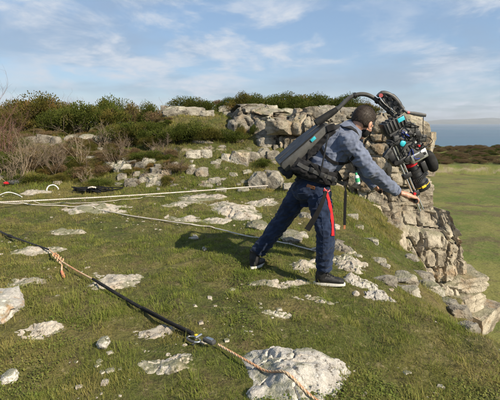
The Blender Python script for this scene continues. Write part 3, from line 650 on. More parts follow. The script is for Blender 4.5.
def scatter(name, label, protos, pos, rot, scl, mat):
    """one object: its points carry place, turn and size, and each wears one of the tuft shapes"""
    me = bpy.data.meshes.new(name); n = len(pos); me.vertices.add(n); me.vertices.foreach_set('co', np.asarray(pos, np.float32).ravel())
    for k, ty, d in (('rot', 'FLOAT_VECTOR', rot), ('scl', 'FLOAT_VECTOR', scl)):
        at = me.attributes.new(k, ty, 'POINT'); at.data.foreach_set('vector', np.asarray(d, np.float32).ravel())
    pick = np.random.default_rng(n).integers(0, len(protos), n).astype(np.int32); at = me.attributes.new('pick', 'INT', 'POINT'); at.data.foreach_set('value', pick)
    o = link(name, me, mat); ng = bpy.data.node_groups.new(name, 'GeometryNodeTree')
    ng.interface.new_socket('Geometry', in_out='INPUT', socket_type='NodeSocketGeometry'); ng.interface.new_socket('Geometry', in_out='OUTPUT', socket_type='NodeSocketGeometry')
    gi, go = ng.nodes.new('NodeGroupInput'), ng.nodes.new('NodeGroupOutput'); jn = ng.nodes.new('GeometryNodeJoinGeometry')
    def named(nm, ty):
        q = ng.nodes.new('GeometryNodeInputNamedAttribute'); q.data_type = ty; q.inputs['Name'].default_value = nm; return q.outputs['Attribute']
    for i, pm in enumerate(protos):
        po = bpy.data.objects.new(pm.name, pm)
        oi = ng.nodes.new('GeometryNodeObjectInfo'); oi.inputs['Object'].default_value = po; oi.transform_space = 'ORIGINAL'
        ip = ng.nodes.new('GeometryNodeInstanceOnPoints'); cp = ng.nodes.new('FunctionNodeCompare'); cp.data_type = 'INT'; cp.operation = 'EQUAL'
        ng.links.new(named('pick', 'INT'), cp.inputs[2]); cp.inputs[3].default_value = i
        ng.links.new(gi.outputs[0], ip.inputs['Points']); ng.links.new(cp.outputs[0], ip.inputs['Selection']); ng.links.new(oi.outputs['Geometry'], ip.inputs['Instance'])
        ng.links.new(named('rot', 'FLOAT_VECTOR'), ip.inputs['Rotation']); ng.links.new(named('scl', 'FLOAT_VECTOR'), ip.inputs['Scale']); ng.links.new(ip.outputs[0], jn.inputs[0])
    ng.links.new(jn.outputs[0], go.inputs[0]); o.modifiers.new('scatter', 'NODES').node_group = ng
    return tag(o, label, kind='stuff')
def hgrad(x, y, e=.04): return (ghz(x + e, y) - ghz(x - e, y)) / (2 * e), (ghz(x, y + e) - ghz(x, y - e)) / (2 * e)
def on_rock(x, y, grow=1.0):
    m = np.zeros(len(x), bool)
    for (cx, cy, a, b, rz) in ROCKS:
        dx, dy = x - cx, y - cy; c, s = math.cos(-rz), math.sin(-rz); m |= ((dx * c - dy * s) / (a * grow)) ** 2 + ((dx * s + dy * c) / (b * grow)) ** 2 < 1
    for S in SLABS: m |= (slab_off(x, y, S) > .010)
    return m
def sample(n, y0, y1, seed, power=1.0, side=1.18, maxslope=.75, mask=None, grow=.92):
    """random places on the ground in front of the camera, denser near it when power > 1"""
    rg = np.random.default_rng(seed); y = y0 + (y1 - y0) * rg.uniform(0, 1, n) ** power; hw = (y * .62 + .5) * side; x = rg.uniform(-1, 1, n) * hw
    keep = (x > -13) & (x < 6.3); x, y = x[keep], y[keep]; gx, gy = hgrad(x, y); sl = np.hypot(gx, gy); keep = (sl < maxslope * rg.uniform(.7, 1.2, len(x))) & ~on_rock(x, y, grow)
    if mask is not None: keep &= rg.uniform(0, 1, len(x)) < mask(x, y)
    x, y = x[keep], y[keep]; gx, gy = gx[keep], gy[keep]; m = len(x)
    rot = np.stack([np.arctan(gy) * .7, -np.arctan(gx) * .7, rg.uniform(0, 2 * np.pi, m)], 1)
    return np.stack([x, y, ghz(x, y)], 1), rot, rg
q3 = lambda x, y, s: np.stack([x * s, y * s, 0 * x], 1)
far_k = lambda y: 1.0 + .07 * np.clip(y - 3.5, 0, 12)
thin = lambda x, y: .22 + .90 * sm(-.30, .15, fbm(q3(x, y, 1.3), 77, 4))
pos, rot, rg = sample(74000, 1.5, 10.0, 51, 1.55, mask=thin); grass('turf_grass', 'short green turf across the clifftop meadow', pos, rg, 17, .030, .0013, .05, .80, M['grass'], .8, rg.uniform(.6, 1.3, len(pos)) * far_k(pos[:, 1]) * (.65 + .8 * sm(-.25, .35, fbm(q3(pos[:, 0], pos[:, 1], 3.6) + np.array([4, 4, 4.]), 33, 2))), 0.)
clump = lambda x, y: sm(.05, .38, fbm(q3(x, y, 1.9), 78, 3))
pos, rot, rg = sample(14000, 1.3, 10.2, 52, 1.2, mask=clump); grass('long_grass', 'longer green grass tussocks dotted over the meadow', pos, rg, 20, .058, .0014, .05, .85, M['grass'], .9, rg.uniform(.5, 1.1, len(pos)) * far_k(pos[:, 1]))
drym = lambda x, y: sm(-.10, .35, fbm(q3(x, y, .9) + 5, 79, 4))
pos, rot, rg = sample(22000, 1.3, 10.5, 53, 1.35, mask=drym); grass('dry_grass', 'straw-coloured dead grass through the turf', pos, rg, 16, .040, .0011, .06, 1.1, M['straw'], .8, rg.uniform(.5, 1.3, len(pos)) * far_k(pos[:, 1]))
herbm = lambda x, y: sm(-.05, .3, fbm(q3(x, y, 1.4) + 15, 80, 3))
pos, rot, rg = sample(14000, 1.3, 7.0, 54, 1.3, mask=herbm); herbs('herb_leaves', 'small round-leaved herbs low in the turf', pos, rg, 11, .014, .05, M['herb'])
pos, rot, rg = sample(26000, 6.0, 16.0, 55, 1.0, maxslope=.95, mask=lambda x, y: np.where((x > 1) | (y > 8.3), .8, .05)); grass('ledge_grass', 'rough grass on the ledges of the bank and shelf', pos, rg, 13, .085, .0022, .07, .75, M['grass'], .8, rg.uniform(.6, 1.5, len(pos)))
pos, rot, rg = sample(2300, 1.6, 9.0, 58, 1.25, mask=lambda x, y: .25 + .6 * sm(-.1, .3, fbm(q3(x, y, 1.2) + 41, 86, 3)))
grass('tussock_grass', 'rounded tussocks of brighter grass standing out of the turf', pos, rg, 95, .082, .0015, .075, .85, M['tussock'], .9, rg.uniform(.5, 1.15, len(pos)), 4.2)

# bushes: foliage of many sprigs on a lobed crown, and stems
def bush_mesh(name, n, seed, mat, sprig=.05, lobes=9, flat=.8):
    rg = np.random.default_rng(seed); lc = rg.normal(size=(lobes, 3)); lc /= np.linalg.norm(lc, axis=1)[:, None]; lc *= rg.uniform(.25, .62, lobes)[:, None]; lc[:, 2] = np.abs(lc[:, 2]) * flat + .18; lr = rg.uniform(.22, .46, lobes)
    k = rg.integers(0, lobes, n); d = rg.normal(size=(n, 3)); d /= np.linalg.norm(d, axis=1)[:, None]; d[:, 2] = np.where(d[:, 2] < -.3, -d[:, 2], d[:, 2]); rad = lr[k] * rg.uniform(.55, 1.06, n)
    c = lc[k] + d * rad[:, None]; keep = c[:, 2] > .02; c, d, k = c[keep], d[keep], k[keep]; n = len(c)
    ax = d + np.array([0, 0, .55]) + rg.normal(0, .35, (n, 3)); ax /= np.linalg.norm(ax, axis=1)[:, None]; rv = rg.normal(size=(n, 3)); sd_ = np.cross(ax, rv); sd_ /= np.linalg.norm(sd_, axis=1)[:, None]; s2 = np.cross(ax, sd_)
    L = (sprig * rg.uniform(.7, 1.9, n))[:, None]; w = L * .30
    V = np.stack([c - sd_ * w * .5, c + sd_ * w * .5, c + ax * L * .55 + sd_ * w, c + ax * L, c + ax * L * .5 - sd_ * w, c - s2 * w, c + ax * L * .6 + s2 * w, c + ax * L * .9 - s2 * w * .3], 1).reshape(-1, 3)
    o = np.arange(n)[:, None] * 8; F = np.concatenate([o + np.array([q]) for q in ([0, 1, 2], [0, 2, 3], [0, 3, 4], [5, 6, 7])])
    me = numpy_mesh(name, V, F); tint = np.clip(.5 + .5 * (rg.uniform(0, 1, lobes)[k] - .5) + rg.normal(0, .22, n), 0, 1); at = me.attributes.new('tint', 'FLOAT', 'POINT'); at.data.foreach_set('value', np.repeat(tint, 8).astype(np.float32)); me.materials.append(mat); return me
def stems_mesh(seed, n=9):
    rg = random.Random(seed); mb = MB()
    for k in range(n):
        a = rg.uniform(0, 6.28); r = rg.uniform(.15, .6); mb.tube([(0.06 * math.cos(a), .06 * math.sin(a), -.08), (r * .4 * math.cos(a), r * .4 * math.sin(a), .25), (r * math.cos(a), r * math.sin(a), rg.uniform(.45, .75))], [.022, .016, .006], 5)
    me = mb.mesh('stems'); me.materials.append(M['bark']); return me
GB = {'gorse': [bush_mesh('foliage', 7800, 500 + k, M['gorse'], .028, 16) for k in range(5)], 'dark': [bush_mesh('foliage', 7800, 520 + k, M['gorse_dark'], .030, 16) for k in range(3)], 'olive': [bush_mesh('foliage', 7500, 530 + k, M['olive'], .027, 16) for k in range(3)], 'brown': [bush_mesh('foliage', 3200, 540 + k, M['brown_leaf'], .034, 12) for k in range(3)]}
STEMS = [stems_mesh(560 + k) for k in range(3)]
def bush(label, px, py_base, wpx, hpx, kind='gorse', Y=None, name='gorse_bush', group='bushes on the bank'):
    """py_base: where the bush meets the ground in the photo; Y: set when the foot is out of sight"""
    if Y is None: g = hit(px, py_base)
    else: d = P(px, py_base, Y); g = Vector((d.x, Y, hz(d.x, Y)))
    k = g.y / FPX; top = P(px, py_base - hpx, g.y).z; W = wpx * k * (1.45 if name != 'bracken' else 1.2); H = max(.25, top - g.z)
    t = thing(name, label, 'bush', g - Vector((0, 0, .05)), group); t.rotation_euler.z = rnd.uniform(0, 6.28)
    fo = bpy.data.objects.new('foliage', rnd.choice(GB[kind])); st = bpy.data.objects.new('stems', rnd.choice(STEMS))
    for o, sc in ((fo, (W / 1.75, W / 1.75 * .9, H / 1.08)), (st, (W / 1.9, W / 1.9, H / 1.1))): COL.objects.link(o); o.parent = t; o.scale = sc
    return t
def twigs(label, px, py_base, hpx, wpx, seed, mat='pale_bark', Y=None, name='bare_shrub', n=5):
    """leafless shrub: stems that fork three times"""
    if Y is None: g = hit(px, py_base)
    else: d = P(px, py_base, Y); g = Vector((d.x, Y, hz(d.x, Y)))
    H = P(px, py_base - hpx, g.y).z - g.z; W = wpx * g.y / FPX; rg = random.Random(seed); t = thing(name, label, 'shrub', g, 'leafless shrubs on the bank'); st, tw = MB(), MB()
    def grow(p, d, L, r, lvl):
        pts = [p]; q = p.copy(); dd = d.copy()
        for i in range(4):
            dd = (dd + Vector((rg.gauss(0, .16), rg.gauss(0, .16), rg.gauss(.05, .10)))).normalized(); q = q + dd * L / 4; pts.append(q.copy())
        st.tube(pts, [r, r * .88, r * .76, r * .64, r * .45], 5 if lvl < 2 else 4)
        if lvl < 3:
            for i in range(rg.choice((3, 4, 4))):
                s = pts[rg.choice((1, 2, 3, 4))]; e = (dd + Vector((rg.gauss(0, .75), rg.gauss(0, .75), rg.gauss(.15, .4)))).normalized(); grow(s, e, L * rg.uniform(.42, .68), r * .52, lvl + 1)
    for i in range(n):
        a = rg.uniform(0, 6.28); grow(g + Vector((rg.uniform(-.12, .12), rg.uniform(-.1, .1), -.05)), Vector((math.cos(a) * W / H * .55, math.sin(a) * W / H * .4, 1)).normalized(), H * rg.uniform(.5, .66), .0082, 0)
    st.build('branches', M[mat], t); return t
# skyline and bank, from the left edge to the cliff
B = bush
B('gorse bush at the foot of the bank at the far left edge', 4, 172, 34, 30, 'gorse')
B('low green bush at the foot of the bank beside the left edge bush', 22, 150, 26, 16, 'gorse')
B('olive gorse bush behind the reddish bare shrub', 22, 108, 50, 20, 'olive', 13.8)
B('yellowish gorse dome on the skyline left of the dark bush', 47, 108, 50, 20, 'olive', 13.6)
B('gorse bush hanging over the pale ledge on the left', 32, 131, 40, 26, 'gorse')
B('dark green gorse bush left of the tall bare sapling', 60, 133, 32, 30, 'dark')
B('biggest dark gorse bush, behind the tall bare sapling', 84, 133, 48, 40, 'dark')
B('gorse bush right of the tall bare sapling', 110, 132, 40, 40, 'gorse')
B('skyline gorse bush with a pointed top behind the biggest bush', 113, 102, 34, 14, 'gorse', 15.5)
B('brown heath bush on the skyline between two gorse bushes', 132, 106, 24, 10, 'brown', 15.5, 'heath_bush')
B('green skyline bush left of the reddish brown bush', 149, 112, 26, 17, 'gorse', 14.5)
B('reddish brown bush left of the pale top ledge', 158, 122, 22, 20, 'brown', 13.2, 'heath_bush')
B('bright dense gorse bush below the skyline in the middle of the bank', 134, 141, 40, 26, 'dark')
B('rounded dark gorse bush standing on the pale top ledge', 190, 109, 36, 17, 'dark', 13.2)
B('small gorse tuft right of the rounded ledge bush', 207, 110, 18, 13, 'gorse', 13.4)
B('brown heath tuft right of the rounded ledge bush', 218, 107, 18, 11, 'brown', 14.2, 'heath_bush')
B('low skyline gorse left of the yellow-topped bush', 230, 106, 26, 12, 'gorse', 14.0)
B('gorse bush under the left half of the pale top ledge', 168, 142, 36, 22, 'dark')
B('gorse bush under the right half of the pale top ledge', 196, 141, 32, 27, 'dark')
B('gorse bush leaning on the left side of the rock tower', 224, 142, 28, 17, 'gorse')
B('yellow-topped gorse bush on the skyline above the rock tower', 250, 107, 34, 17, 'olive', 13.2)
B('gorse bush above the cleft between the rock towers', 278, 112, 40, 24, 'gorse', 12.6)
B('dark gorse bush spilling into the cleft behind the backpack', 302, 116, 34, 20, 'dark', 12.2)
B('skyline gorse left of the curved support arm', 312, 107, 40, 20, 'gorse', 13.0)
B('skyline gorse directly behind the curved support arm', 337, 106, 36, 18, 'olive', 12.8)
B('brownish gorse between the curved arm and the head', 358, 110, 30, 14, 'olive', 12.6)
B('low gorse sprawling over the tumbled stones', 146, 160, 30, 14, 'gorse')
B('brown bracken tangle among the stones in the middle of the bank', 176, 171, 30, 14, 'brown', None, 'bracken')
B('brown bracken tangle left of the overhanging ledge', 172, 157, 26, 12, 'brown', None, 'bracken')
B('brown undergrowth below the long left ledge', 54, 162, 34, 15, 'brown', None, 'bracken')
B('brown undergrowth at the foot of the tall bare sapling', 84, 176, 34, 14, 'brown', None, 'bracken')
B('green undergrowth at the foot of the bank near the coiled cable', 36, 182, 40, 13, 'gorse', None)
B('green undergrowth in front of the tumbled stones', 100, 186, 28, 9, 'gorse', None)
twigs('tall reddish bare shrub against the sky at the left edge', 8, 165, 74, 34, 1, 'red_twig', n=7)
twigs('tall pale bare sapling in front of the biggest dark bush', 82, 172, 68, 26, 2, n=4)
twigs('spreading grey bare shrub left of the tall sapling', 30, 172, 42, 44, 3, n=7)
twigs('small bare shrub low on the bank right of the tall sapling', 103, 150, 34, 20, 4, n=5)
twigs('low brown bare scrub above the coiled cable', 52, 176, 34, 34, 5, 'bark', n=7)
twigs('thin bare twigs rising over the brown heath bush', 160, 120, 26, 16, 6, 'red_twig', 13.0, n=4)
twigs('wiry bare scrub at the foot of the bank in front of the sapling', 86, 184, 20, 22, 7, n=5)
twigs('thin bare scrub behind the gap in the skyline bushes', 68, 105, 14, 18, 8, 'red_twig', 16.0, n=6)
B('olive gorse filling the left of the bank above the pale ledge', 12, 134, 40, 30, 'olive')
B('olive gorse between the dark bush and the gorse over the pale ledge', 46, 128, 34, 24, 'olive')
B('olive gorse at the right shoulder of the biggest dark bush', 126, 128, 34, 26, 'olive')
B('low olive gorse over the upper stones of the middle bank', 152, 146, 26, 14, 'olive')
B('brown scrub in front of the long left ledge', 68, 152, 28, 14, 'brown', None, 'bracken')
B('brown scrub over the stones below the gorse right of the sapling', 118, 156, 24, 13, 'brown', None, 'bracken')
B('brown scrub left of the tumbled stones', 100, 166, 22, 11, 'brown', None, 'bracken')
B('brown scrub at the left edge below the reddish bare shrub', 14, 158, 30, 16, 'brown', None, 'bracken')
B('small green bush at the foot of the bank near the white cable hoop', 60, 182, 22, 10, 'olive')
B('small olive bush right of the tumbled stones', 166, 184, 18, 8, 'olive')
B('ivy-green clump growing on the front of the rock tower', 267, 135, 9, 12, 'gorse', 10.9)
B('tiny green clump above the big square boulder', 262, 166, 16, 7, 'gorse')
twigs('bare brown scrub in front of the pale ledge at left', 44, 160, 30, 36, 11, 'bark', n=8)
twigs('bare scrub tangled over the stones under the gorse', 116, 164, 24, 30, 12, 'bark', n=7)
twigs('bare brown scrub at the foot of the tumbled stones', 142, 184, 18, 30, 13, 'bark', n=6)
twigs('bare scrub among the bracken in the middle of the bank', 176, 172, 20, 30, 14, 'bark', n=7)
twigs('second reddish bare shrub just inside the left edge', 18, 178, 62, 30, 15, 'pale_bark', n=6)
for (px_, Yq, w_, h_, kd, lb) in ((243, 12.6, 26, 19, 'olive', 'low olive gorse just left of the tallest rock tower'), (262, 12.4, 26, 18, 'gorse', 'low green gorse on top of the rock tower'), (292, 12.6, 30, 20, 'gorse', 'green gorse on the skyline left of the back case top'), (322, 12.4, 30, 20, 'gorse', 'green gorse on the skyline above the back case'),
                              (347, 12.4, 28, 17, 'gorse', 'green gorse framed under the bend of the curved arm'), (368, 12.2, 22, 10, 'olive', 'low olive gorse right above the head of the operator')):
    B(lb, px_, 106, w_, h_, kd, Yq)
twigs('tall thin reddish shrub standing highest at the left edge', 2, 170, 88, 26, 21, 'red_twig', n=8)
B('gorse bush left of the bush under the pale top ledge', 150, 141, 30, 24, 'gorse')
B('gorse bush in the middle below the pale top ledge', 182, 142, 30, 25, 'gorse')
B('olive gorse in the middle of the mass below the pale top ledge', 210, 141, 28, 22, 'olive')
B('low gorse nearest the foot of the rock tower', 240, 141, 22, 15, 'gorse')
B('gorse above the stones right of the tall bare sapling', 116, 142, 30, 24, 'gorse')
B('reddish brown scrub between two skyline bushes on the left', 70, 108, 26, 14, 'brown', 14.2, 'heath_bush')
B('gorse tuft in the cleft of the ridge wall left of the back case', 287, 131, 12, 15, 'gorse', 10.55)
B('gorse tuft low on the ridge wall close to the back case', 297, 124, 12, 13, 'olive', 10.55)
B('gorse tuft at the left end of the ridge wall', 241, 131, 12, 12, 'olive', 10.8)
B('small gorse tuft halfway up the ridge wall', 254, 128, 9, 9, 'gorse', 10.75)
twigs('bare grey shrub between the spreading shrub and the tall sapling', 60, 172, 40, 30, 31, 'bark', n=7)
twigs('bare brown shrub in front of the gorse right of the sapling', 124, 158, 30, 26, 32, 'bark', n=7)
twigs('bare brown shrub at the foot of the gorse mass in the middle', 160, 156, 24, 26, 33, 'bark', n=7)
twigs('wiry bare shrub low at the left edge near the red and grey bag', 14, 184, 34, 36, 34, 'pale_bark', n=8)
# undergrowth all over the bank
rg = np.random.default_rng(72); n = 1150; y = rg.uniform(9.1, 13.0, n); x = -y * rg.uniform(.12, .66, n) ** .8; keep = (rg.uniform(0, 1, n) < .25 + .75 * sm(-1.2, -2.6, x)) & (fbm(np.stack([x, y, 0 * x], 1) * 1.2, 88, 2) > -.18); x, y = x[keep], y[keep]; n = len(x); s = rg.uniform(.12, .24, n) * (1 + .45 * sm(-2.0, -3.5, x))
scatter('undergrowth', 'low brown and green undergrowth tangled over the bank', GB['brown'] + GB['olive'][:2] + GB['gorse'][:1], np.stack([x, y, height(x, y) - .03], 1), np.stack([0 * x, 0 * x, rg.uniform(0, 6.28, n)], 1), np.stack([s, s, s * rg.uniform(.5, .9, n)], 1), M['brown_leaf'])
# crumbs of limestone in the turf
chip = [withmat(block_mesh(700 + k, 3, 10, .1), M['flat_rock']) for k in range(3)]
pos, rot, rg = sample(2600, 1.6, 9.5, 57, 1.2, mask=lambda x, y: sm(.12, .45, fbm(q3(x, y, 1.0) + 31, 84, 3))); n = len(pos); s = .006 + .020 * rg.uniform(0, 1, n) ** 3
scatter('limestone_crumbs', 'small pale crumbs of limestone strewn through the turf', chip, pos, rot, np.stack([s, s * .8, s * .5], 1), M['flat_rock'])
# heath on the headland beyond the field
rg = np.random.default_rng(71); n = 600; y = rg.uniform(77, 103, n); x = y * rg.uniform(.25, .85, n); z = field_h(x, y); s = rg.uniform(.8, 2.0, n)
scatter('heath_scrub', 'dark brown heath covering the headland beyond the field', GB['brown'] + GB['gorse'][:1], np.stack([x, y, z - .1], 1), np.stack([0 * x, 0 * x, rg.uniform(0, 6.28, n)], 1), np.stack([s, s, s * .6], 1), M['brown_leaf'])
# ------------------------------------------------------------------ the camera operator
from mathutils.bvhtree import BVHTree
def fabric(name, col, sc=220, rough=.85, fold=.35, var=.2, sheen=.2):
    t = NT(name); p = t.coord('Position'); n = t.noise(p, 9, 2, .6); w = t.noise(p, sc, 1, .6)
    c = t.mix(t.ramp(n, .3, .7), tuple(x * (1 - var) for x in col), tuple(x * (1 + var) for x in col)); c = t.mix(t.math('MULTIPLY', w, .35), c, tuple(x * .6 for x in col))
    return t.set(Base_Color=c, Roughness=rough, Specular_IOR_Level=.15, Sheen_Weight=sheen, Normal=t.bump(t.math('ADD', t.math('MULTIPLY', n, .9), t.math('MULTIPLY', w, .12)), fold, .012))
M['jacket'] = fabric('slate_blue_cotton', (0.135, 0.158, 0.225))
M['jeans'] = fabric('dark_indigo_denim', (0.016, 0.026, 0.056), 300, .9, .4, .35, .1)
M['web'] = fabric('black_webbing', (0.010, 0.010, 0.011), 160, .75, .3, .3, .05)
M['web_red'] = fabric('red_webbing', (0.42, 0.012, 0.016), 160, .75, .5, .3)
M['pad'] = fabric('black_padding', (0.013, 0.013, 0.015), 120, .8, .5, .3, .1)
t = NT('skin'); p = t.coord('Position'); n = t.noise(p, 60, 2); M['skin'] = t.set(Base_Color=t.mix(t.ramp(n, .3, .7), (0.42, 0.215, 0.145), (0.50, 0.28, 0.20)), Roughness=.5, Subsurface_Weight=.12, Subsurface_Radius=(.01, .004, .002), Subsurface_Scale=.5, Normal=t.bump(n, .2, .002))
M['hair'] = plain('dark_brown_hair', (0.030, 0.020, 0.014), .65, var=.15, scale=90, bump=.3, bdist=.004)
M['shoe'] = plain('black_trainer', (0.012, 0.012, 0.013), .65, var=.3, scale=60, bump=.3)
M['sole'] = plain('white_rubber_sole', (0.58, 0.56, 0.52), .7, var=.15, scale=40, bump=.1)
M['leather'] = plain('tan_leather', (0.30, 0.12, 0.05), .6, var=.2, scale=60)
M['black'] = plain('black_anodised', (0.012, 0.012, 0.013), .42, .0, var=.3, scale=40, bump=.08, bdist=.001, spec=.5)
M['dgrey'] = plain('dark_grey_plastic', (0.055, 0.055, 0.055), .5, .0, var=.2, scale=30, bump=.08, bdist=.001)
M['mgrey'] = plain('grey_fibreglass', (0.075, 0.075, 0.072), .55, .0, var=.18, scale=22, bump=.08, bdist=.001)
M['rubber'] = plain('matt_black_rubber', (0.010, 0.010, 0.010), .85, .0, var=.25, scale=40, bump=.2)
M['steel'] = plain('polished_steel_rod', (0.72, 0.71, 0.69), .18, 1.0, var=.05, scale=20, bump=0)
M['alu'] = plain('satin_aluminium', (0.55, 0.55, 0.54), .38, 1.0, var=.1, scale=30, bump=0)
M['teal'] = plain('turquoise_label', (0.03, 0.42, 0.52), .5, var=.06, scale=20, bump=0)
M['redano'] = plain('red_anodised_ring', (0.55, 0.02, 0.03), .35, .3, var=.1, scale=30, bump=0)
M['yellow'] = plain('yellow_marking', (0.75, 0.48, 0.03), .5, var=.08, scale=30, bump=0)
M['green'] = plain('green_label', (0.05, 0.36, 0.17), .5, var=.1, scale=30, bump=0)
M['white'] = plain('white_plastic', (0.72, 0.72, 0.70), .45, var=.05, scale=30, bump=0)
M['pinkred'] = plain('pinkish_red_knob', (0.55, 0.12, 0.12), .5, var=.1, scale=30, bump=0)
M['blue'] = plain('blue_cable', (0.02, 0.05, 0.35), .45, var=.1, scale=30, bump=0)
t = NT('lens_glass'); M['glass'] = t.set(Base_Color=(.01, .012, .02), Roughness=.03, Specular_IOR_Level=.9, Coat_Weight=1.0)

FA = math.radians(22); Fd = Vector((math.cos(FA), math.sin(FA), 0)); Rd = Vector((math.sin(FA), -math.cos(FA), 0)); UP = Vector((0, 0, 1))
gR, gL = hit(331, 286), hit(252, 270)
YR, YL = gR.y, gL.y; YC = (YR + YL) / 2
hipC = P(311, 184, YC); rhip = hipC + Rd * .095 + Vector((.02, 0, -.05)); lhip = hipC - Rd * .095 - Vector((.02, 0, .05))
rknee = P(326, 236, YR - .02); rank = P(323, 273, YR + .02); lknee = P(281, 222, YL - .04); lank = P(255, 256, YL)
waist = P(320, 167, YC); chest = P(337, 147, YC); upper = P(346, 136, YC + .01); neckb = P(353, 129, YC + .02)
rsh = P(349, 142, YC - .185); relb = P(371, 171, YC - .25); rwri = P(397.5, 192.5, YC - .17)
lsh = P(351, 135, YC + .20); lelb = P(364, 170, YC + .22); lwri = P(376, 188, YC + .10)
headc = P(363.5, 120.5, YC + .02)
hf = Vector((.66, .58, -.48)).normalized(); hr = hf.cross(Vector((.30, .10, 1))).normalized(); hu = hr.cross(hf).normalized()
HM = Matrix((hf, hr, hu)).transposed()
def H(f, r, u): return headc + (hf * f + hr * r + hu * u) * 1.10
ax_t = (neckb - hipC).normalized()
def lerp(a, b, t): return a + (b - a) * t
operator = thing('person', 'camera operator in slate blue jacket and dark jeans leaning forward with a camera', 'person', Vector((gR.x * .6 + gL.x * .4, YC, (gR.z + gL.z) / 2)))

# hands: a fist closed round a bar. c: bar centre under the palm, B: bar axis towards the index finger, W: direction from wrist to hand
def fist(mb, c, B, W, wrist, br=.014, s=1.0):
    B = B.normalized(); W = (W - B * W.dot(B)).normalized(); N = B.cross(W).normalized()      # N: back of the hand
    if N.z < 0: N = -N
    R_ = br + .009 * s
    def ring(a, off, r=R_): return c + B * off + (W * math.cos(a) + N * math.sin(a)) * r
    for i, (off, fr, ln) in enumerate(((.036, .0092, 1.0), (.013, .0095, 1.06), (-.010, .0092, 1.0), (-.031, .0080, .88))):
        a0 = math.radians(128); pts = [ring(a0 - math.radians(x) * ln, off * s, R_ + e) for x, e in ((-20, .012), (35, .007), (80, .002), (125, .001), (175, .0), (215, .0))]
        mb.tube(pts, [fr * s * 1.12, fr * s * 1.1, fr * s, fr * s * .97, fr * s * .92, fr * s * .7], 8)
    kn = [ring(math.radians(140), o * s, R_ + .012) for o in (.036, .013, -.010, -.031)]
    for k in kn: mb.tube([lerp(wrist, k, .15), lerp(wrist, k, .55) + N * .006, k], [.019 * s, .016 * s, .0115 * s], 8)
    mb.ell(lerp(wrist, c - W * .02 + N * .02, .55), (.034 * s, .036 * s, .024 * s), Matrix((W, B, N)).transposed(), 12, 8)
    tb = lerp(wrist, c, .35) + B * .022 * s
    mb.tube([tb, ring(math.radians(200), .05 * s, R_ + .008), ring(math.radians(255), .046 * s, R_ + .002), ring(math.radians(305), .040 * s, R_)], [.015 * s, .0125 * s, .0108 * s, .008 * s], 8)

# camera frame: a along the lens, b across (up and right in view), n towards us; units are photo pixels at the operator's distance
YK = YC - .02; PX = YK / FPX * 1.015
_a0, _a1 = P(398, 128, YK), P(424.5, 191.5, YK + .06); ca = (_a1 - _a0).normalized(); cn = Vector((0.10, -1, .12)); cn = (cn - ca * cn.dot(ca)).normalized(); cb = ca.cross(cn).normalized()
if cb.x < 0: cb = -cb
C0 = P(403, 145, YK); CM = Matrix((ca, cb, cn)).transposed()
def K(a, b, n=0.0): return C0 + (ca * a + cb * b + cn * n) * PX
gripR = K(50.5, -17.0, 13); gripL = K(37, -33, -20)

body = MB()
for pts, rad in (([rhip, lerp(rhip, rknee, .5), rknee, lerp(rknee, rank, .4), rank], [.088, .080, .058, .056, .040]), ([lhip, lerp(lhip, lknee, .5), lknee, lerp(lknee, lank, .4), lank], [.088, .080, .058, .056, .040]),
                 ([rsh, lerp(rsh, relb, .5), relb, lerp(relb, rwri, .35), rwri], [.058, .050, .042, .040, .028]), ([lsh, lerp(lsh, lelb, .5), lelb, lerp(lelb, lwri, .35), lwri], [.058, .050, .042, .040, .028])):
    body.tube(pts, rad, 12)
for foot, d in ((rank, Vector((.96, -.10, -.02))), (lank, Vector((.30, .92, 0)))):
    g_ = hz(foot.x, foot.y); body.tube([foot - d * .03 + Vector((0, 0, -.01)), Vector((foot.x, foot.y, g_ + .06)) + d * .05, Vector((foot.x, foot.y, g_ + .045)) + d * .14], [.030, .026, .020], 10)
for c_, rf, rl in ((hipC, .125, .155), (waist, .105, .145), (chest, .12, .165), (upper, .10, .165)):
    body.ell(c_, (rf, rl, .13) if c_ is not upper else (.085, .14, .075), Matrix((Fd, Rd, UP)).transposed())
body.tube([hipC, waist, chest, upper, neckb], [(.13, .11), (.13, .10), (.145, .115), (.12, .085), (.068, .064)], 14, ref=Rd)
body.tube([rsh, upper, lsh], [.055, .062, .055], 12)
body.tube([neckb, lerp(neckb, H(-.035, 0, -.06), .5), H(-.03, 0, -.03)], [.066, .060, .062], 14)
body.ell(H(-.006, 0, .012), (.112, .086, .104), HM, 20, 14).ell(H(.035, 0, -.062), (.070, .064, .078), HM).ell(H(.066, 0, -.118), (.032, .034, .028), HM)
body.ell(H(.085, 0, .0), (.026, .058, .022), HM).tube([H(.098, 0, -.012), H(.112, 0, -.040), H(.122, 0, -.058), H(.100, 0, -.066)], [.010, .012, .015, .010], 8)
body.ell(H(.098, 0, -.090), (.012, .026, .008), HM).ell(H(.094, 0, -.104), (.012, .022, .009), HM)
for s in (-1, 1):
    body.ell(H(.086, s * .034, -.022), (.012, .018, .010), HM); body.ell(H(.062, s * .052, -.050), (.026, .020, .022), HM)
    body.ell(H(-.006, s * .086, -.030), (.022, .012, .036), HM).ell(H(.003, s * .084, -.058), (.012, .010, .016), HM)
fist(body, gripR, -cn + cb * .25, (gripR - rwri), rwri, .013, 1.3)
fist(body, gripL, -cn + cb * .3, (gripL - lwri), lwri, .013, 1.0)
bm_ = remesh(body, .0062, 'body', 2)
bo = link('body', bm_, M['skin'], operator)
# eyes sit in the sockets
for s in (-1, 1):
    e = MB().ell(H(.094, s * .034, -.022), (.011, .011, .011), HM, 10, 8); e.build('eye', M['white'], operator)

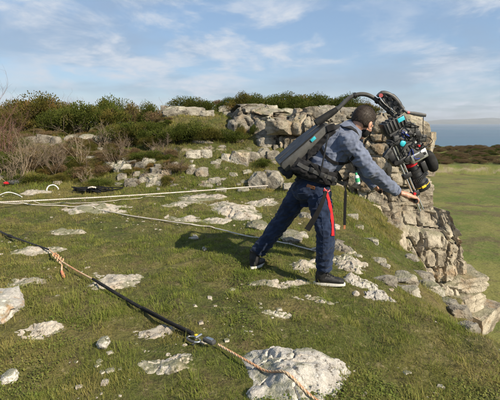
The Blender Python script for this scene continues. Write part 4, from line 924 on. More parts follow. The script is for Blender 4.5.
# hair: short, cut close at the nape
def hair_mesh():
    nu, nv = 64, 44; mb = MB(); mb.ell(Vector((0, 0, 0)), (1, 1, 1), None, nu, nv); V = np.array(mb.v); f, r, u = V[:, 0], V[:, 1], V[:, 2]
    line = np.where(f > .35, .30 + .1 * r * r, np.where(f > -.15, -.05 - .28 * (f < .12), -.62)); inside = sm(-.05, .08, u - line)
    k = (.90 + .150 * inside) * (1 + inside * (.022 * fbm(V * 9, 7, 3) + .012 * fbm(V * 30, 8, 2))); W = V * k[:, None]
    mb.v = [tuple(headc + (hf * (w[0] * .112 - .006) + hr * (w[1] * .087) + hu * (w[2] * .107 + .012)) * 1.10) for w in W]
    rg = np.random.default_rng(3); cen = headc + hu * .013
    for i in np.nonzero(inside > .8)[0]:
        for _ in range(4):
            p_ = Vector(mb.v[i]) + Vector(rg.normal(0, .004, 3)); nn = (p_ - cen).normalized(); fl_ = (p_ - (headc + hu * .10 - hf * .05)); fl_ = (fl_ - nn * fl_.dot(nn)).normalized(); dd = (nn * .38 + fl_ * .9 + Vector(rg.normal(0, .28, 3))).normalized(); sd_ = nn.cross(dd).normalized() * .0012; L = rg.uniform(.006, .015)
            mb.add([p_ - sd_, p_ + sd_, p_ + dd * L], [(0, 1, 2)])
    return mb.mesh('hair')
link('hair', hair_mesh(), M['hair'], operator)
fm_ = MB(); fm_.ell(H(.046, 0, -.080), (.076, .068, .056), HM, 18, 12); fm_.ell(H(.085, 0, -.070), (.042, .040, .036), HM); link('face_mask', remesh(fm_, .006, 'face_mask', 2), M['web'], operator)
mb = MB(); mb.tube(catmull([H(.002, .094, -.008), H(.04, .080, -.035), H(.075, .062, -.060)], 5), .0022, 5); mb.build('mask_loop', M['white'], operator)

# clothes
FOLD = np.array([[7, 3, 9.], [2, 8, 3], [9, 1, -12]])
def folds(V, N):
    p_ = np.asarray(V, float); return .010 * fbm(p_ * 7 + 3, 91, 3) + .013 * (1 - 2.4 * np.abs(fbm(p_ @ FOLD + 11, 92, 2))) + .006 * (1 - 2.4 * np.abs(fbm((p_ @ FOLD) * 1.9 + 5, 95, 2))) - .009
jk = MB()
jk.tube([lerp(waist, hipC, .55), waist, lerp(waist, chest, .5), chest, upper, lerp(upper, neckb, .7)], [(.185, .150), (.180, .140), (.190, .150), (.195, .152), (.175, .125), (.095, .085)], 18, ref=Rd)
jk.tube([rsh, upper, lsh], [.085, .10, .085], 14)
for sh, el, wr in ((rsh, relb, rwri), (lsh, lelb, lwri)):
    jk.tube([lerp(sh, upper, .35), sh, lerp(sh, el, .3), lerp(sh, el, .75), el, lerp(el, wr, .3), lerp(el, wr, .75), lerp(el, wr, .97)], [.095, .094, .086, .075, .074, .068, .052, .046], 14)
    for k, tt in enumerate((.15, .3, .45, .62)): jk.tube([lerp(el, wr, tt) - Vector((.004, 0, .004)), lerp(el, wr, tt + .06)], [.069 - tt * .022, .062 - tt * .022], 14)
jk_me = remesh(jk, .0062, 'jacket', 3, folds); link('jacket', jk_me, M['jacket'], operator)
cl = MB(); cc = lerp(upper, neckb, .95); nk = (H(-.03, 0, -.05) - neckb).normalized()
ct = lerp(neckb, H(-.03, 0, -.03), .52); cl.tube([lerp(upper, neckb, .2), neckb, lerp(neckb, ct, .6), ct], [.125, .108, .092, .084], 18); link('collar', remesh(cl, .008, 'collar', 1), M['jacket'], operator)
jn = MB()
jn.tube([lerp(waist, hipC, .35), hipC, lerp(rhip, lhip, .5) - Vector((0, 0, .06))], [(.172, .138), (.182, .152), (.150, .125)], 18, ref=Rd)
for hp, kn, an in ((rhip, rknee, rank), (lhip, lknee, lank)):
    dn = (an - kn).normalized(); jn.tube([hp + Vector((0, 0, .05)), hp, lerp(hp, kn, .25), lerp(hp, kn, .6), kn, lerp(kn, an, .35), lerp(kn, an, .7), lerp(kn, an, .90)], [.108, .118, .112, .096, .086, .084, .076, .072], 16)
    for tt in (.45, .58, .70, .82): jn.tube([lerp(kn, an, tt), lerp(kn, an, tt + .05)], [.082, .074], 16)
jn.ell(hipC - Fd * .055 - Vector((0, 0, .05)), (.125, .165, .115), Matrix((Fd, Rd, UP)).transposed())
jn_me = remesh(jn, .0065, 'jeans', 3, lambda V, N: folds(V * 1.2, N) * .85); link('jeans', jn_me, M['jeans'], operator)
# shoes
def shoe(name, ank, d, lift=0.0):
    d = Vector(d); d.z = 0; d.normalize(); sgn = Vector((-d.y, d.x, 0)); g_ = hz(ank.x + d.x * .06, ank.y + d.y * .06) + .006; o = Vector((ank.x, ank.y, g_)); up_ = MB(); sl = MB()
    pt = lambda f, z, s=0: o + d * f + UP * (z + lift * max(0, .06 - f)) + sgn * s
    up_.tube([pt(-.070, .05), pt(-.03, .055), pt(.04, .055), pt(.10, .048), pt(.155, .042), pt(.195, .036)], [(.030, .030), (.044, .040), (.042, .042), (.036, .045), (.032, .045), (.022, .032)], 14, ref=UP)
    up_.tube([pt(-.02, .06), pt(-.018, .10), ank + UP * .03, ank + UP * .07], [.050, .054, .056, .058], 14)
    up_.tube([pt(.02, .105), pt(.06, .092), pt(.10, .078)], [(.016, .030), (.014, .030), (.010, .026)], 10, ref=UP)
    m = link(name, remesh(up_, .006, name, 2), M['shoe'], operator)
    outl = []
    for k in range(28):
        a = 2 * math.pi * k / 28; f = .062 + .150 * math.cos(a); w = (.046 + .008 * math.cos(a - .4)) * math.sin(a) * (1 if abs(math.cos(a)) < .95 else .95); outl.append((f, w))
    vs = [pt(f, z, w * kk) for z, kk in ((.0, .96), (.012, 1.04), (.026, 1.0)) for f, w in outl]; n = 28
    fs = [(j * n + k, j * n + (k + 1) % n, (j + 1) * n + (k + 1) % n, (j + 1) * n + k) for j in range(2) for k in range(n)] + [tuple(reversed(range(n))), tuple(2 * n + k for k in range(n))]
    sl.add(vs, fs); sl.build('sole', M['sole'], m)
    lc = MB()
    for k in range(4): lc.tube([pt(.035 + k * .02, .116 - k * .009, -.03), pt(.037 + k * .02, .124 - k * .010, 0), pt(.035 + k * .02, .116 - k * .009, .03)], .003, 5)
    lc.build('laces', M['web'], m)
shoe('shoe', rank, (1, -.12, 0)); shoe('shoe', lank, (.42, .80, 0), .15)
# things sewn on or worn close: found by looking along a line of sight at the clothes
def bvh(*mes):
    V, F = [], []
    for me in mes:
        o = len(V); V += [v.co.copy() for v in me.vertices]; F += [[o + i for i in p_.vertices] for p_ in me.polygons]
    return BVHTree.FromPolygons(V, F)
T_all = bvh(jk_me, jn_me); EYE = Vector((0, 0, CAMZ))
def touch(px, py, off=.004, T=T_all, fallback=None):
    l, n, i, d_ = T.ray_cast(EYE, pdir(px, py).normalized())
    if l is None: return P(px, py, fallback or YC - .1), Vector((0, -1, 0))
    return l + n * off, n
def cloth_band(name, pix, w, mat, parent, off=.004, th=.003, n=7, T=T_all, fallback=None):
    pp = catmull([Vector((a, b, 0)) for a, b in pix], n); pts, nor = [], []
    for q in pp:
        l, nn = touch(q.x, q.y, off, T, fallback); pts.append(l); nor.append(nn)
    for _ in range(3):
        pts = [pts[0]] + [(pts[i - 1] + pts[i] * 2 + pts[i + 1]) / 4 for i in range(1, len(pts) - 1)] + [pts[-1]]; nor = [nor[0]] + [(nor[i - 1] + nor[i] + nor[i + 1]).normalized() for i in range(1, len(nor) - 1)] + [nor[-1]]
    return MB().band(pts, nor, w, th).build(name, M[mat], parent)
cloth_band('side_seam', [(318, 198), (321, 212), (323, 228), (323.5, 244), (322, 262)], .006, 'jeans', operator, .002, .002)
cloth_band('back_pocket', [(303, 193), (306, 207)], .10, 'jeans', operator, .004, .003)
cloth_band('armhole_seam', [(341, 128), (337, 138), (337, 149), (341, 158)], .006, 'jacket', operator, .002, .002)
MB().tube([lerp(relb, rwri, .90), lerp(relb, rwri, .985)], [.050, .048], 16).build('cuff', M['jacket'], operator)
cloth_band('leather_patch', [(307, 185.5), (315, 188)], .032, 'leather', operator, .004)

# ------------------------------------------------------------------ body support rig worn on the back
rig = thing('camera_support_rig', 'black body support rig with grey back case and curved arm worn by the operator', 'support rig', P(310, 172, YC))
B0, T0 = P(281, 166, YC - .02), P(327, 124.5, YC - .01); tv = (T0 - B0).normalized(); sv = (Rd - tv * Rd.dot(tv)).normalized(); ov = tv.cross(sv)
if ov.x > 0: ov = -ov
BL = (T0 - B0).length; RM = Matrix((sv, ov, tv)).transposed()
case = MB()
sec = [(0, .105, .052, .0), (.06, .115, .060, .004), (.5, .110, .050, .006), (.92, .085, .036, .004), (1.0, .070, .028, 0)]
vs, fs, m = [], [], 12
for (k, hw, ht, o_) in sec:
    for i in range(m):
        a = 2 * math.pi * (i + .5) / m; cx, cy = math.cos(a), math.sin(a); e = .35
        vs.append(B0 + tv * BL * k + sv * (math.copysign(abs(cx) ** e, cx) * hw) + ov * (math.copysign(abs(cy) ** e, cy) * ht + o_))
for j in range(len(sec) - 1):
    for i in range(m): fs.append((j * m + i, j * m + (i + 1) % m, (j + 1) * m + (i + 1) % m, (j + 1) * m + i))
fs += [tuple(reversed(range(m))), tuple((len(sec) - 1) * m + i for i in range(m))]; case.add(vs, fs); ca_o = case.build('back_case', M['mgrey'], rig)
cov_ = MB()                                                             # black outer shell over the case
cov_.add([B0 + tv * BL * k + sv * (s * hw) + ov * z for (k, hw, z0, z1) in ((.01, .100, .050, .066), (.5, .100, .046, .064), (.95, .072, .030, .046)) for s in (-1, 1) for z in (z0, z1)],
         [(0, 1, 5, 4), (2, 6, 7, 3), (1, 3, 7, 5), (4, 5, 9, 8), (6, 10, 11, 7), (5, 7, 11, 9), (0, 2, 3, 1), (8, 9, 11, 10), (0, 4, 6, 2), (4, 8, 10, 6)])
cov_.build('back_cover', M['black'], ca_o)
MB().box(B0 + tv * BL * .66 + sv * .1095 + ov * .028, (.006, .030, .052), RM, .002).build('turquoise_label', M['teal'], ca_o)
MB().tube([B0 + tv * BL * .05 + ov * .066, B0 + tv * BL * .9 + ov * .050], .006, 6).build('cover_seam', M['dgrey'], ca_o)
MB().box(B0 + tv * BL * .02, (.20, .10, .03), RM, .008).build('end_cap', M['black'], ca_o)
# arm: socket, curved tube, end fitting
apx = [(321, 120), (330, 114), (338, 108.5), (343, 103.5), (348, 99), (353, 96), (358, 94.5), (364, 94.3), (369.5, 95.8), (375, 99), (381, 104), (387, 109.5), (392, 114), (396.5, 118)]
ap = [P(x, y, YC + .0 + .01 * math.sin(i * .4)) for i, (x, y) in enumerate(apx)]
arm = MB().tube(catmull(ap[1:], 5), [.021 - .004 * i / 60 for i in range(61)], 12).build('curved_arm', M['dgrey'], rig)
MB().tube(catmull([p_ + Vector((-.0, -.012, .013)) for p_ in ap[3:11]], 5), .006, 8).build('arm_cable', M['mgrey'], arm)
MB().tube([ap[0] - (ap[1] - ap[0]) * .6, ap[0], ap[1], lerp(ap[1], ap[2], .85)], [.034, .036, .033, .025], 16).build('arm_socket', M['rubber'], rig)
for k in (5, 9, 11): MB().tube([lerp(ap[k], ap[k + 1], .2), lerp(ap[k], ap[k + 1], .6)], .026, 14).build('arm_collar', M['black'], arm)
hd_px = [(377.5, 96.5), (380.5, 93.5), (385, 93), (391, 95.5), (396, 100), (400, 105.5), (403, 109.5)]
hd = [P(x, y, YC - .03) for x, y in hd_px]; head_ = MB().tube(catmull(hd, 5), [(.016, .016)] * 6 + [(.020, .022)] * 10 + [(.026, .024)] * 9 + [(.022, .020)] * 6, 12).build('arm_head', M['dgrey'], rig)
MB().tube([P(381, 95.5, YC - .05), P(381, 95.5, YC - .075)], .018, 12).build('red_knob', M['pinkred'], head_)
for (x, y, r_) in ((384.5, 95.5, .014), (390, 98.5, .020), (395.5, 103, .022), (400, 108, .016)): MB().tube([P(x, y, YC - .045), P(x, y, YC - .066)], [r_, r_ * .85], 14).build('pulley', M['black'], head_)
MB().tube(catmull([P(379, 98, YC - .04), P(384, 103.5, YC - .045), P(390, 108.5, YC - .045), P(396, 113, YC - .04)], 5), .0065, 8).build('tension_rod', M['dgrey'], head_)
for i, ((x0, y0), (x1, y1)) in enumerate((((381, 97), (388, 106)), ((385, 96), (391, 109)), ((391, 99), (395, 112)), ((397, 104), (398, 114)))): MB().box((P(x0, y0, YC - .035) + P(x1, y1, YC - .035)) / 2, (.012, .016, (P(x0, y0, YC) - P(x1, y1, YC)).length), Matrix.Rotation(math.atan2((x0 - x1), (y1 - y0)), 3, 'Y'), .003).build('head_strut', M[('dgrey', 'black', 'dgrey', 'black')[i]], head_)
MB().tube(catmull([P(383, 94, YC - .05), P(388, 94.5, YC - .06), P(394, 98.5, YC - .06), P(400, 105, YC - .05)], 5), .0045, 6).build('tension_cord', M['black'], head_)
hp = [(380.5, 95), (385, 94), (391, 96.5), (396.5, 101.5), (401, 107.5), (401.5, 111), (396, 112.5), (390.5, 107), (386, 103), (382, 99)]; nn_ = len(hp)
pl_ = MB(); pl_.add([P(x, y, YC - .012) for x, y in hp] + [P(x, y, YC - .040) for x, y in hp], [tuple(range(nn_)), tuple(reversed(range(nn_, 2 * nn_)))] + [(i, (i + 1) % nn_, nn_ + (i + 1) % nn_, nn_ + i) for i in range(nn_)]); pl_.build('head_plate', M['black'], head_)
MB().box(P(401.5, 111, YC - .035), (.045, .03, .035), None, .006).build('antenna_mount', M['dgrey'], head_)
MB().tube([P(400, 109, YC - .03), P(398, 117, YC - .03), P(397, 124, YC - .03)], [.018, .014, .016], 12).build('hanger', M['black'], head_)
# hip belt, back pad and harness straps
bc = P(316, 173.5, YC); bt = Matrix.Rotation(math.radians(13), 3, Vector((0, 1, 0)))
ring = [bc + bt @ (Fd * (.190 * math.cos(a)) + Rd * (.212 * math.sin(a))) for a in [2 * math.pi * k / 40 for k in range(41)]]; rn = [(r_ - bc).normalized() for r_ in ring]
belt = MB().band(ring, rn, .125, .014).build('hip_belt', M['pad'], rig)
pad = MB()
for f0, f1, w0, w1 in ((-.06, .55, .15, .12), (.5, 1.0, .12, .10)):
    pad.tube([B0 + tv * BL * f0 - ov * .075, B0 + tv * BL * f1 - ov * .062], [(.050, w0), (.040, w1)], 14, ref=ov)
link('back_pad', remesh(pad, .009, 'back_pad', 2, folds), M['pad'], rig)
sidepad = MB().tube(catmull([P(294, 162, YC - .20), P(303, 168, YC - .215), P(314, 172, YC - .22), (P(327, 177, YC - .215))], 4), [(.026, .072)] * 13, 12, ref=(0, -1, 0))
sp_me = remesh(sidepad, .008, 'side_pad', 2, folds); link('side_pad', sp_me, M['pad'], belt); T_rig = bvh(jk_me, jn_me, sp_me, belt.data)
cloth_band('shoulder_strap', [(327, 129), (334, 126.5), (342, 126), (349, 128), (356, 132), (361, 138)], .062, 'pad', rig, .006, .006)
cloth_band('arm_strap', [(319, 141), (321, 149), (326, 157), (333, 162), (342, 163.5), (350, 161), (354, 156)], .030, 'web', rig, .006)
cloth_band('chest_strap', [(350, 160), (354, 165), (357, 170)], .034, 'web', rig, .008)
cloth_band('belt_strap', [(298, 164), (308, 169), (320, 174), (333, 179), (344, 184)], .036, 'dgrey', rig, .006, .004, 7, T_rig)
cloth_band('belt_strap', [(306, 160), (314, 166), (320, 173), (326, 183)], .024, 'web', rig, .009, .004, 7, T_rig)
cloth_band('side_pouch', [(334, 171), (340, 180)], .055, 'web', rig, .010, .012, 4, T_rig)
for q in ((311, 170), (321, 174.5), (332, 179)):
    l, nn = touch(*q, .014, T_rig); MB().box(l, (.040, .048, .012), Matrix((Vector((.93, 0, -.36)), Vector((.36, 0, .93)), Vector((0, -1, 0)))).transposed(), .004).build('buckle', M['black'], rig)
MB().tube([P(328, 134.5, YC - .245), P(326, 146, YC - .26), P(321, 171, YC - .255)], .0075, 8).build('side_strut', M['black'], rig)
cloth_band('red_strap', [(325, 190), (328, 199), (330.5, 210), (332, 222), (332.5, 236)], .038, 'web_red', rig, .006, .003)
MB().band(catmull([P(326, 191, YC - .29), P(322, 203, YC - .305), P(315, 217, YC - .305), P(307, 230, YC - .30)], 5), Vector((.15, -1, .1)), [.030 + .0018 * i for i in range(16)], .003).build('hanging_strap', M['web'], rig)
MB().band(catmull([P(344, 184, YC - .26), P(345.5, 190, YC - .28), P(345, 205, YC - .28), P(344.5, 225, YC - .275)], 5), Vector((.1, -1, .1)), [.012] * 6 + [.026] * 10, .005).build('hanging_strap', M['web'], rig)
MB().band([P(344.5, 225, YC - .275), P(344.3, 229, YC - .275)], Vector((.1, -1, .1)), .022, .006).build('strap_end', M['leather'], rig)
MB().tube(catmull([P(324, 188, YC - .27), P(327, 192, YC - .28), P(330, 190, YC - .27)], 4), .006, 6).build('accessory_loop', M['pinkred'], rig)

# small bottle clipped to the chest strap
bo_ = thing('sanitiser_bottle', 'small white bottle with green label clipped on the harness', 'bottle', P(357.5, 184, YC - .31))
bt0, bt1 = P(358.3, 184, YC - .31), P(356.2, 174, YC - .31); MB().tube([bt0, lerp(bt0, bt1, .08), lerp(bt0, bt1, .75), lerp(bt0, bt1, .9)], [.016, .020, .020, .012], 14).build('flask', M['white'], bo_)
MB().tube([lerp(bt0, bt1, .22), lerp(bt0, bt1, .62)], .0207, 14).build('label', M['green'], bo_); MB().tube([lerp(bt0, bt1, .88), bt1 + (bt1 - bt0) * .12], [.011, .010], 12).build('cap', M['green'], bo_)
MB().tube(catmull([bt1, P(355, 171, YC - .29), P(354.5, 167, YC - .27)], 3), .003, 5).build('clip_loop', M['web'], bo_)

# ------------------------------------------------------------------ film camera held at waist height, lens pointing down
kam = thing('film_camera', 'black film camera with steel rods and lens pointing down, held by the operator', 'camera', C0)
def kbox(name, a, b, n, s, mat, parent=kam, bev=.004, rot=0): 
    Mx = CM @ Matrix.Rotation(rot, 3, 'Z'); return MB().box(K(a, b, n), (s[0] * PX, s[1] * PX, s[2] * PX), Mx, bev).build(name, M[mat], parent)
def ktube(name, pts, r, mat, parent=kam, n=12): return MB().tube([K(*p_) for p_ in pts], [x * PX for x in r] if isinstance(r, (list, tuple)) else r * PX, n).build(name, M[mat], parent)
bd = kbox('camera_body', -1, 0, 0, (30, 19, 15), 'black')
kbox('side_panel', 0, -1, 8, (22, 13, 1.6), 'dgrey', bd, .003)
kbox('top_plate', -4, 10.5, 0, (22, 2.2, 10), 'dgrey', bd, .003)
kbox('base_plate', 4, -10.5, 0, (30, 2.2, 12), 'dgrey', bd, .003)
for i in range(4): kbox('vent_slat', -11 + i * 1.8, 4, 8.2, (.7, 7, 1.2), 'dgrey', bd, .0008)
for i, (a, b, s) in enumerate(((3, -5, 1.2), (6.5, -5, 1.2), (3, -1.5, 1.0), (6.5, -1.5, 1.0), (10, -3, 1.4))): ktube('button', [(a, b, 8.5), (a, b, 9.9)], s, 'mgrey', bd, 10)
ktube('turquoise_dial', [(-4.5, -4, 8), (-4.5, -4, 9.8), (-4.5, -4, 10.4)], [3.0, 3.0, 2.2], 'teal', bd, 16)
bt_ = kbox('battery', -23.5, -1.5, 1, (11, 23, 11), 'black')
for i in range(6): kbox('battery_rib', -23.5, -10 + i * 3.6, 6.8, (9.5, 1.3, 1.2), 'dgrey', bt_, .001)
for i in range(5): kbox('battery_rib', -29.3, -9 + i * 4, 1, (1.2, 1.6, 9), 'dgrey', bt_, .001)
kbox('turquoise_label', -25.6, 4.5, 7.5, (4, 7, .6), 'teal', bt_, .001)
kbox('battery_plate', -16.5, -1, 1, (2.4, 21, 12), 'dgrey', bt_, .002)
sb = kbox('silver_box', 14.5, 6, 7, (9, 17, 8), 'alu', kam, .006); kbox('box_face', 14.5, 5, 11.2, (5.5, 10, .8), 'dgrey', sb, .002); kbox('box_port', 14.5, 11.6, 11.2, (3, 2.4, .9), 'black', sb, .001)
# lens
lens = MB(); prof = [(17, 5.0), (19, 6.2), (22.5, 6.2), (23, 5.2), (27, 5.4), (27.5, 6.3), (30, 6.3), (30.5, 6.9), (34, 7.2), (34.5, 8.3), (39, 8.6), (39.5, 7.9), (42, 8.2), (42.5, 9.4), (48.5, 9.8), (49.5, 9.4), (49.5, 8.4), (46.5, 7.6)]
ln_ = ktube('lens_barrel', [(a, -.4, 0) for a, r_ in prof], [r_ for a, r_ in prof], 'black', kam, 28)
ktube('red_lens_ring', [(19.0, -.4, 0), (22.4, -.4, 0)], 6.5, 'redano', ln_, 24); ktube('yellow_lens_ring', [(44.6, -.4, 0), (45.2, -.4, 0)], 9.7, 'yellow', ln_, 28); kbox('yellow_lens_mark', 45, -1, 9.3, (2.4, 4.5, .8), 'yellow', ln_, .001)
for a, r_ in ((28.8, 6.5), (36.7, 8.75)):
    g_ = MB()
    for i in range(36):
        an = 2 * math.pi * i / 36; g_.box(K(a, -.4 + math.cos(an) * r_, math.sin(an) * r_), (2.6 * PX, .55 * PX, .9 * PX), CM @ Matrix.Rotation(an + math.pi / 2, 3, 'X'))
    tag(g_.build('focus_teeth', M['dgrey'], ln_), kind='stuff')
ktube('front_glass', [(46.6, -.4, 0), (47.0, -.4, 0)], [7.6, 7.2], 'glass', ln_, 24)
mo = kbox('focus_motor', 29, 9.5, 2, (11, 5.5, 6), 'black', kam, .006); ktube('motor_gear', [(36, 9.5, 2), (38.5, 9.5, 2)], 2.4, 'dgrey', mo, 16)
# rods and handles
for b_, n_ in ((-9.6, 6), (-13.4, 7)): ktube('rod', [(-10, b_, n_), (67, b_, n_)], 1.05, 'steel', kam, 14)
for a_, w_ in ((-8, 9), (11, 10), (27, 8.5)): kbox('rod_clamp', a_, -11.5, 6.5, (5, w_, 5), 'black', kam, .004)
hb = kbox('handle_clamp', 47.5, -12, 6.8, (5.5, 9.5, 6), 'black', kam, .005); ktube('clamp_knob', [(46, -13, 9), (46, -13, 11.5)], 1.3, 'redano', hb, 12)
MB().tube([K(47.5, -13, 7), K(48.5, -17, 9), gripR - cn * .0], .010, 10).build('handle_arm', M['black'], hb)
MB().tube([gripR - (-cn + cb * .25).normalized() * .062, gripR + (-cn + cb * .25).normalized() * .062], .013, 12).build('hand_grip', M['rubber'], hb)
MB().tube([K(47.5, -13, 4), K(43, -24, -8), gripL], .009, 10).build('handle_arm', M['black'], hb)
MB().tube([gripL - (-cn + cb * .3).normalized() * .062, gripL + (-cn + cb * .3).normalized() * .062], .013, 12).build('hand_grip', M['rubber'], hb)
br = kbox('rear_bracket', 5, -17, 3, (17, 7, 8), 'black', kam, .006, .25); kbox('bracket_arm', -2, -19, 5, (5, 12, 4), 'dgrey', br, .003, .5); ktube('bracket_knob', [(9, -18, 7), (9, -18, 11)], 2.2, 'rubber', br, 12)
# finder with its big eyecup, receiver, paddle antenna, cables
fn = MB().tube([K(17, 12, -2), K(20, 17, -2), K(23, 19.5, -1)], [.036, .030, .030], 14).build('finder_arm', M['black'], kam)
kbox('finder_body', 23, 13, -3, (8, 11, 7), 'black', fn, .006)
ec = MB(); ec.tube([K(a, 19.0 + .02 * (a - 20), 1) for a in (17, 19, 23, 29, 34, 38, 39.5)], [x * PX for x in (2.2, 4.2, 5.6, 6.2, 5.8, 4.4, 2.8)], 18); ec.build('eyecup', M['rubber'], fn)
rx = kbox('receiver_box', 2.5, 18.5, 1, (7, 9.5, 6), 'black', kam, .005, -.5); kbox('receiver_face', 2.5, 18.5, 4.2, (4.5, 6, .6), 'dgrey', rx, .001, -.5)
pd = [P(403, 109.5, YC - .05), P(407, 112.5, YC - .05), P(410, 113, YC - .05), P(414, 113.6, YC - .05), P(421, 114.8, YC - .05), P(426, 115.5, YC - .05)]
pa_ = MB().tube(pd, [(.010, .010), (.011, .010), (.013, .008), (.017, .007), (.018, .007), (.014, .006)], 12).build('paddle_antenna', M['dgrey'], rig)
MB().tube([pd[1], lerp(pd[1], pd[2], .8)], .0135, 12).build('antenna_collar', M['pinkred'], pa_)
MB().tube(catmull([P(423.5, 116, YC - .05), P(423, 125, YC - .05), P(423, 136, YC - .04), P(421, 140, YC - .03)], 6), .0035, 6).build('antenna_cable', M['web'], kam)
MB().tube(catmull([P(406, 123, YC - .04), P(409, 122, YC - .04), P(412, 124, YC - .04), P(412.5, 128, YC - .04), P(410, 131, YC - .04)], 5), .0035, 6).build('cable', M['web'], kam)
MB().tube(catmull([P(421, 145, YC - .04), P(428, 148, YC - .05), P(436, 147.3, YC - .05)], 5), .0022, 5).build('wire_aerial', M['alu'], kam)
rc = random.Random(4)
for i in range(13):
    a, b = rc.uniform(-14, 16), rc.uniform(-9, 12); pts = [K(a, b, 8.5)]
    for j in range(3): a += rc.uniform(-9, 9); b += rc.uniform(-8, 8); pts.append(K(a, b, rc.uniform(9, 14)))
    a += rc.uniform(-5, 5); pts.append(K(max(-14, min(14, a)), max(-9, min(10, b)), 7.5)); MB().tube(catmull(pts, 6), rc.choice((.0028, .0035, .0045)), 6).build('cable', M[rc.choice(('web', 'web', 'rubber', 'blue', 'dgrey', 'dgrey'))], kam)
for (a, b, n, s, mt) in ((-11, 13.5, 2, (8, 7, 8), 'dgrey'), (-4, 15, 3, (7, 6, 7), 'black'), (8, 13, 4, (7, 6, 6), 'dgrey'), (-9, 6, 9, (6, 5, 3), 'black'), (8, 5, 9.5, (5, 6, 3), 'mgrey'), (-12, -8, 9, (5, 5, 3), 'dgrey'), (12, -6, 9, (5, 6, 3), 'black'), (-17, 9, 4, (6, 6, 7), 'black')):
    kbox('accessory_module', a, b, n, s, mt, kam, .003, rc.uniform(-.3, .3))
for (a, b, mt) in ((-7, 9, 'alu'), (0, 7, 'alu'), (11, 9, 'white'), (-13, 2, 'alu'), (5, 9, 'web_red')): ktube('connector', [(a, b, 9), (a, b, 12)], 1.1, mt, kam, 10)
ktube('top_handle', [(-14, 11, 2), (-13, 16, 2), (-8, 18, 2), (-1, 18, 2), (1, 14, 2)], 1.5, 'rubber', kam, 10)
# ------------------------------------------------------------------ ropes and cables on the meadow
def rope_mat(name, c1, c2, c3, tw=90):
    t = NT(name); u = t.attr('turn'); col = t.mix(t.ramp(t.math('FRACT', u), .45, .55), c1, c2); col = t.mix(t.math('MULTIPLY', t.ramp(t.noise(t.coord('Position'), 14, 3), .45, .7), .55), col, c3)
    return t.set(Base_Color=col, Roughness=.85, Specular_IOR_Level=.2)
M['rope_white'] = rope_mat('white_rope', (0.62, 0.59, 0.54), (0.52, 0.46, 0.41), (0.36, 0.30, 0.24))
M['rope_tan'] = rope_mat('tan_rope', (0.54, 0.40, 0.26), (0.46, 0.24, 0.13), (0.32, 0.23, 0.14))
M['rope_black'] = rope_mat('black_sleeve', (0.014, 0.014, 0.015), (0.022, 0.022, 0.023), (0.04, 0.037, 0.032))
def rope(mb_list, pts, r, pitch=None):
    """three strands laid round each other; returns vertex turn values for the colouring"""
    pts = [Vector(p_) for p_ in pts]; L = 0.; pitch = pitch or r * 9; vs, fs, tv_ = mb_list; n = 6; ds = r * 1.6; dense = []
    for a, b in zip(pts[:-1], pts[1:]):
        k = max(1, int((b - a).length / ds)); dense += [a + (b - a) * (i / k) for i in range(k)]
    dense.append(pts[-1])
    for s in range(3):
        o = len(vs); L = 0.
        for i, p_ in enumerate(dense):
            if i: L += (p_ - dense[i - 1]).length
            t_ = (dense[min(i + 1, len(dense) - 1)] - dense[max(i - 1, 0)]).normalized(); u = Vector((0, 0, 1)); u = (u - t_ * u.dot(t_)).normalized(); w = t_.cross(u); a = 2 * math.pi * (L / pitch + s / 3); c = p_ + (u * math.cos(a) + w * math.sin(a)) * r * .48
            for k in range(n): b_ = 2 * math.pi * k / n; vs.append(tuple(c + (u * math.cos(b_) + w * math.sin(b_)) * r * .60)); tv_.append((s / 3 + .1 + L * 11) % 1.0)
        for i in range(len(dense) - 1):
            for k in range(n): fs.append((o + i * n + k, o + i * n + (k + 1) % n, o + (i + 1) * n + (k + 1) % n, o + (i + 1) * n + k))
def rope_obj(name, paths, r, mat, parent=None):
    d = ([], [], [])
    for p_ in paths: rope(d, p_, r)
    me = numpy_mesh(name, np.array(d[0]), np.array(d[1])); me.polygons.foreach_set('use_smooth', [True] * len(me.polygons)); at = me.attributes.new('turn', 'FLOAT', 'POINT'); at.data.foreach_set('value', np.array(d[2], np.float32))
    return link(name, me, mat, parent)
def lay(pix, lift=.018, n=8, depth=None):     # pixels on the ground -> a path lying on the turf
    g = [hit(*q) for q in pix]; c = catmull(g, n); return [Vector((p_.x, p_.y, max(p_.z, hz(p_.x, p_.y)) + lift)) for p_ in c]
# taut white rope across the meadow, slightly above the ground
gA, gB = hit(-8, 211), hit(262, 194); a_, b_ = P(-30, 203.5, gA.y), P(268, 185.5, gB.y)
path = [a_ + (b_ - a_) * (i / 40) - Vector((0, 0, .03 * math.sin(math.pi * i / 40))) for i in range(41)]
tag(rope_obj('taut_rope', [path], .011, M['rope_white']), 'taut white rope crossing the back of the meadow to the boulder', 'rope')
sl = lay([(-20, 203), (30, 206), (70, 208), (100, 211.5), (130, 217), (160, 221.5), (187, 225.5), (215, 230), (240, 236), (262, 241), (285, 245), (312, 252)], .02)
tag(rope_obj('slack_rope', [sl], .0085, M['rope_white']), 'slack white rope lying on the turf towards the feet of the operator', 'rope')
sl = lay([(-15, 202), (40, 204.5), (90, 203.5), (130, 200), (165, 197.5)], .015); tag(rope_obj('thin_rope', [sl], .005, M['rope_white']), 'thin second white line just below the taut rope', 'rope')
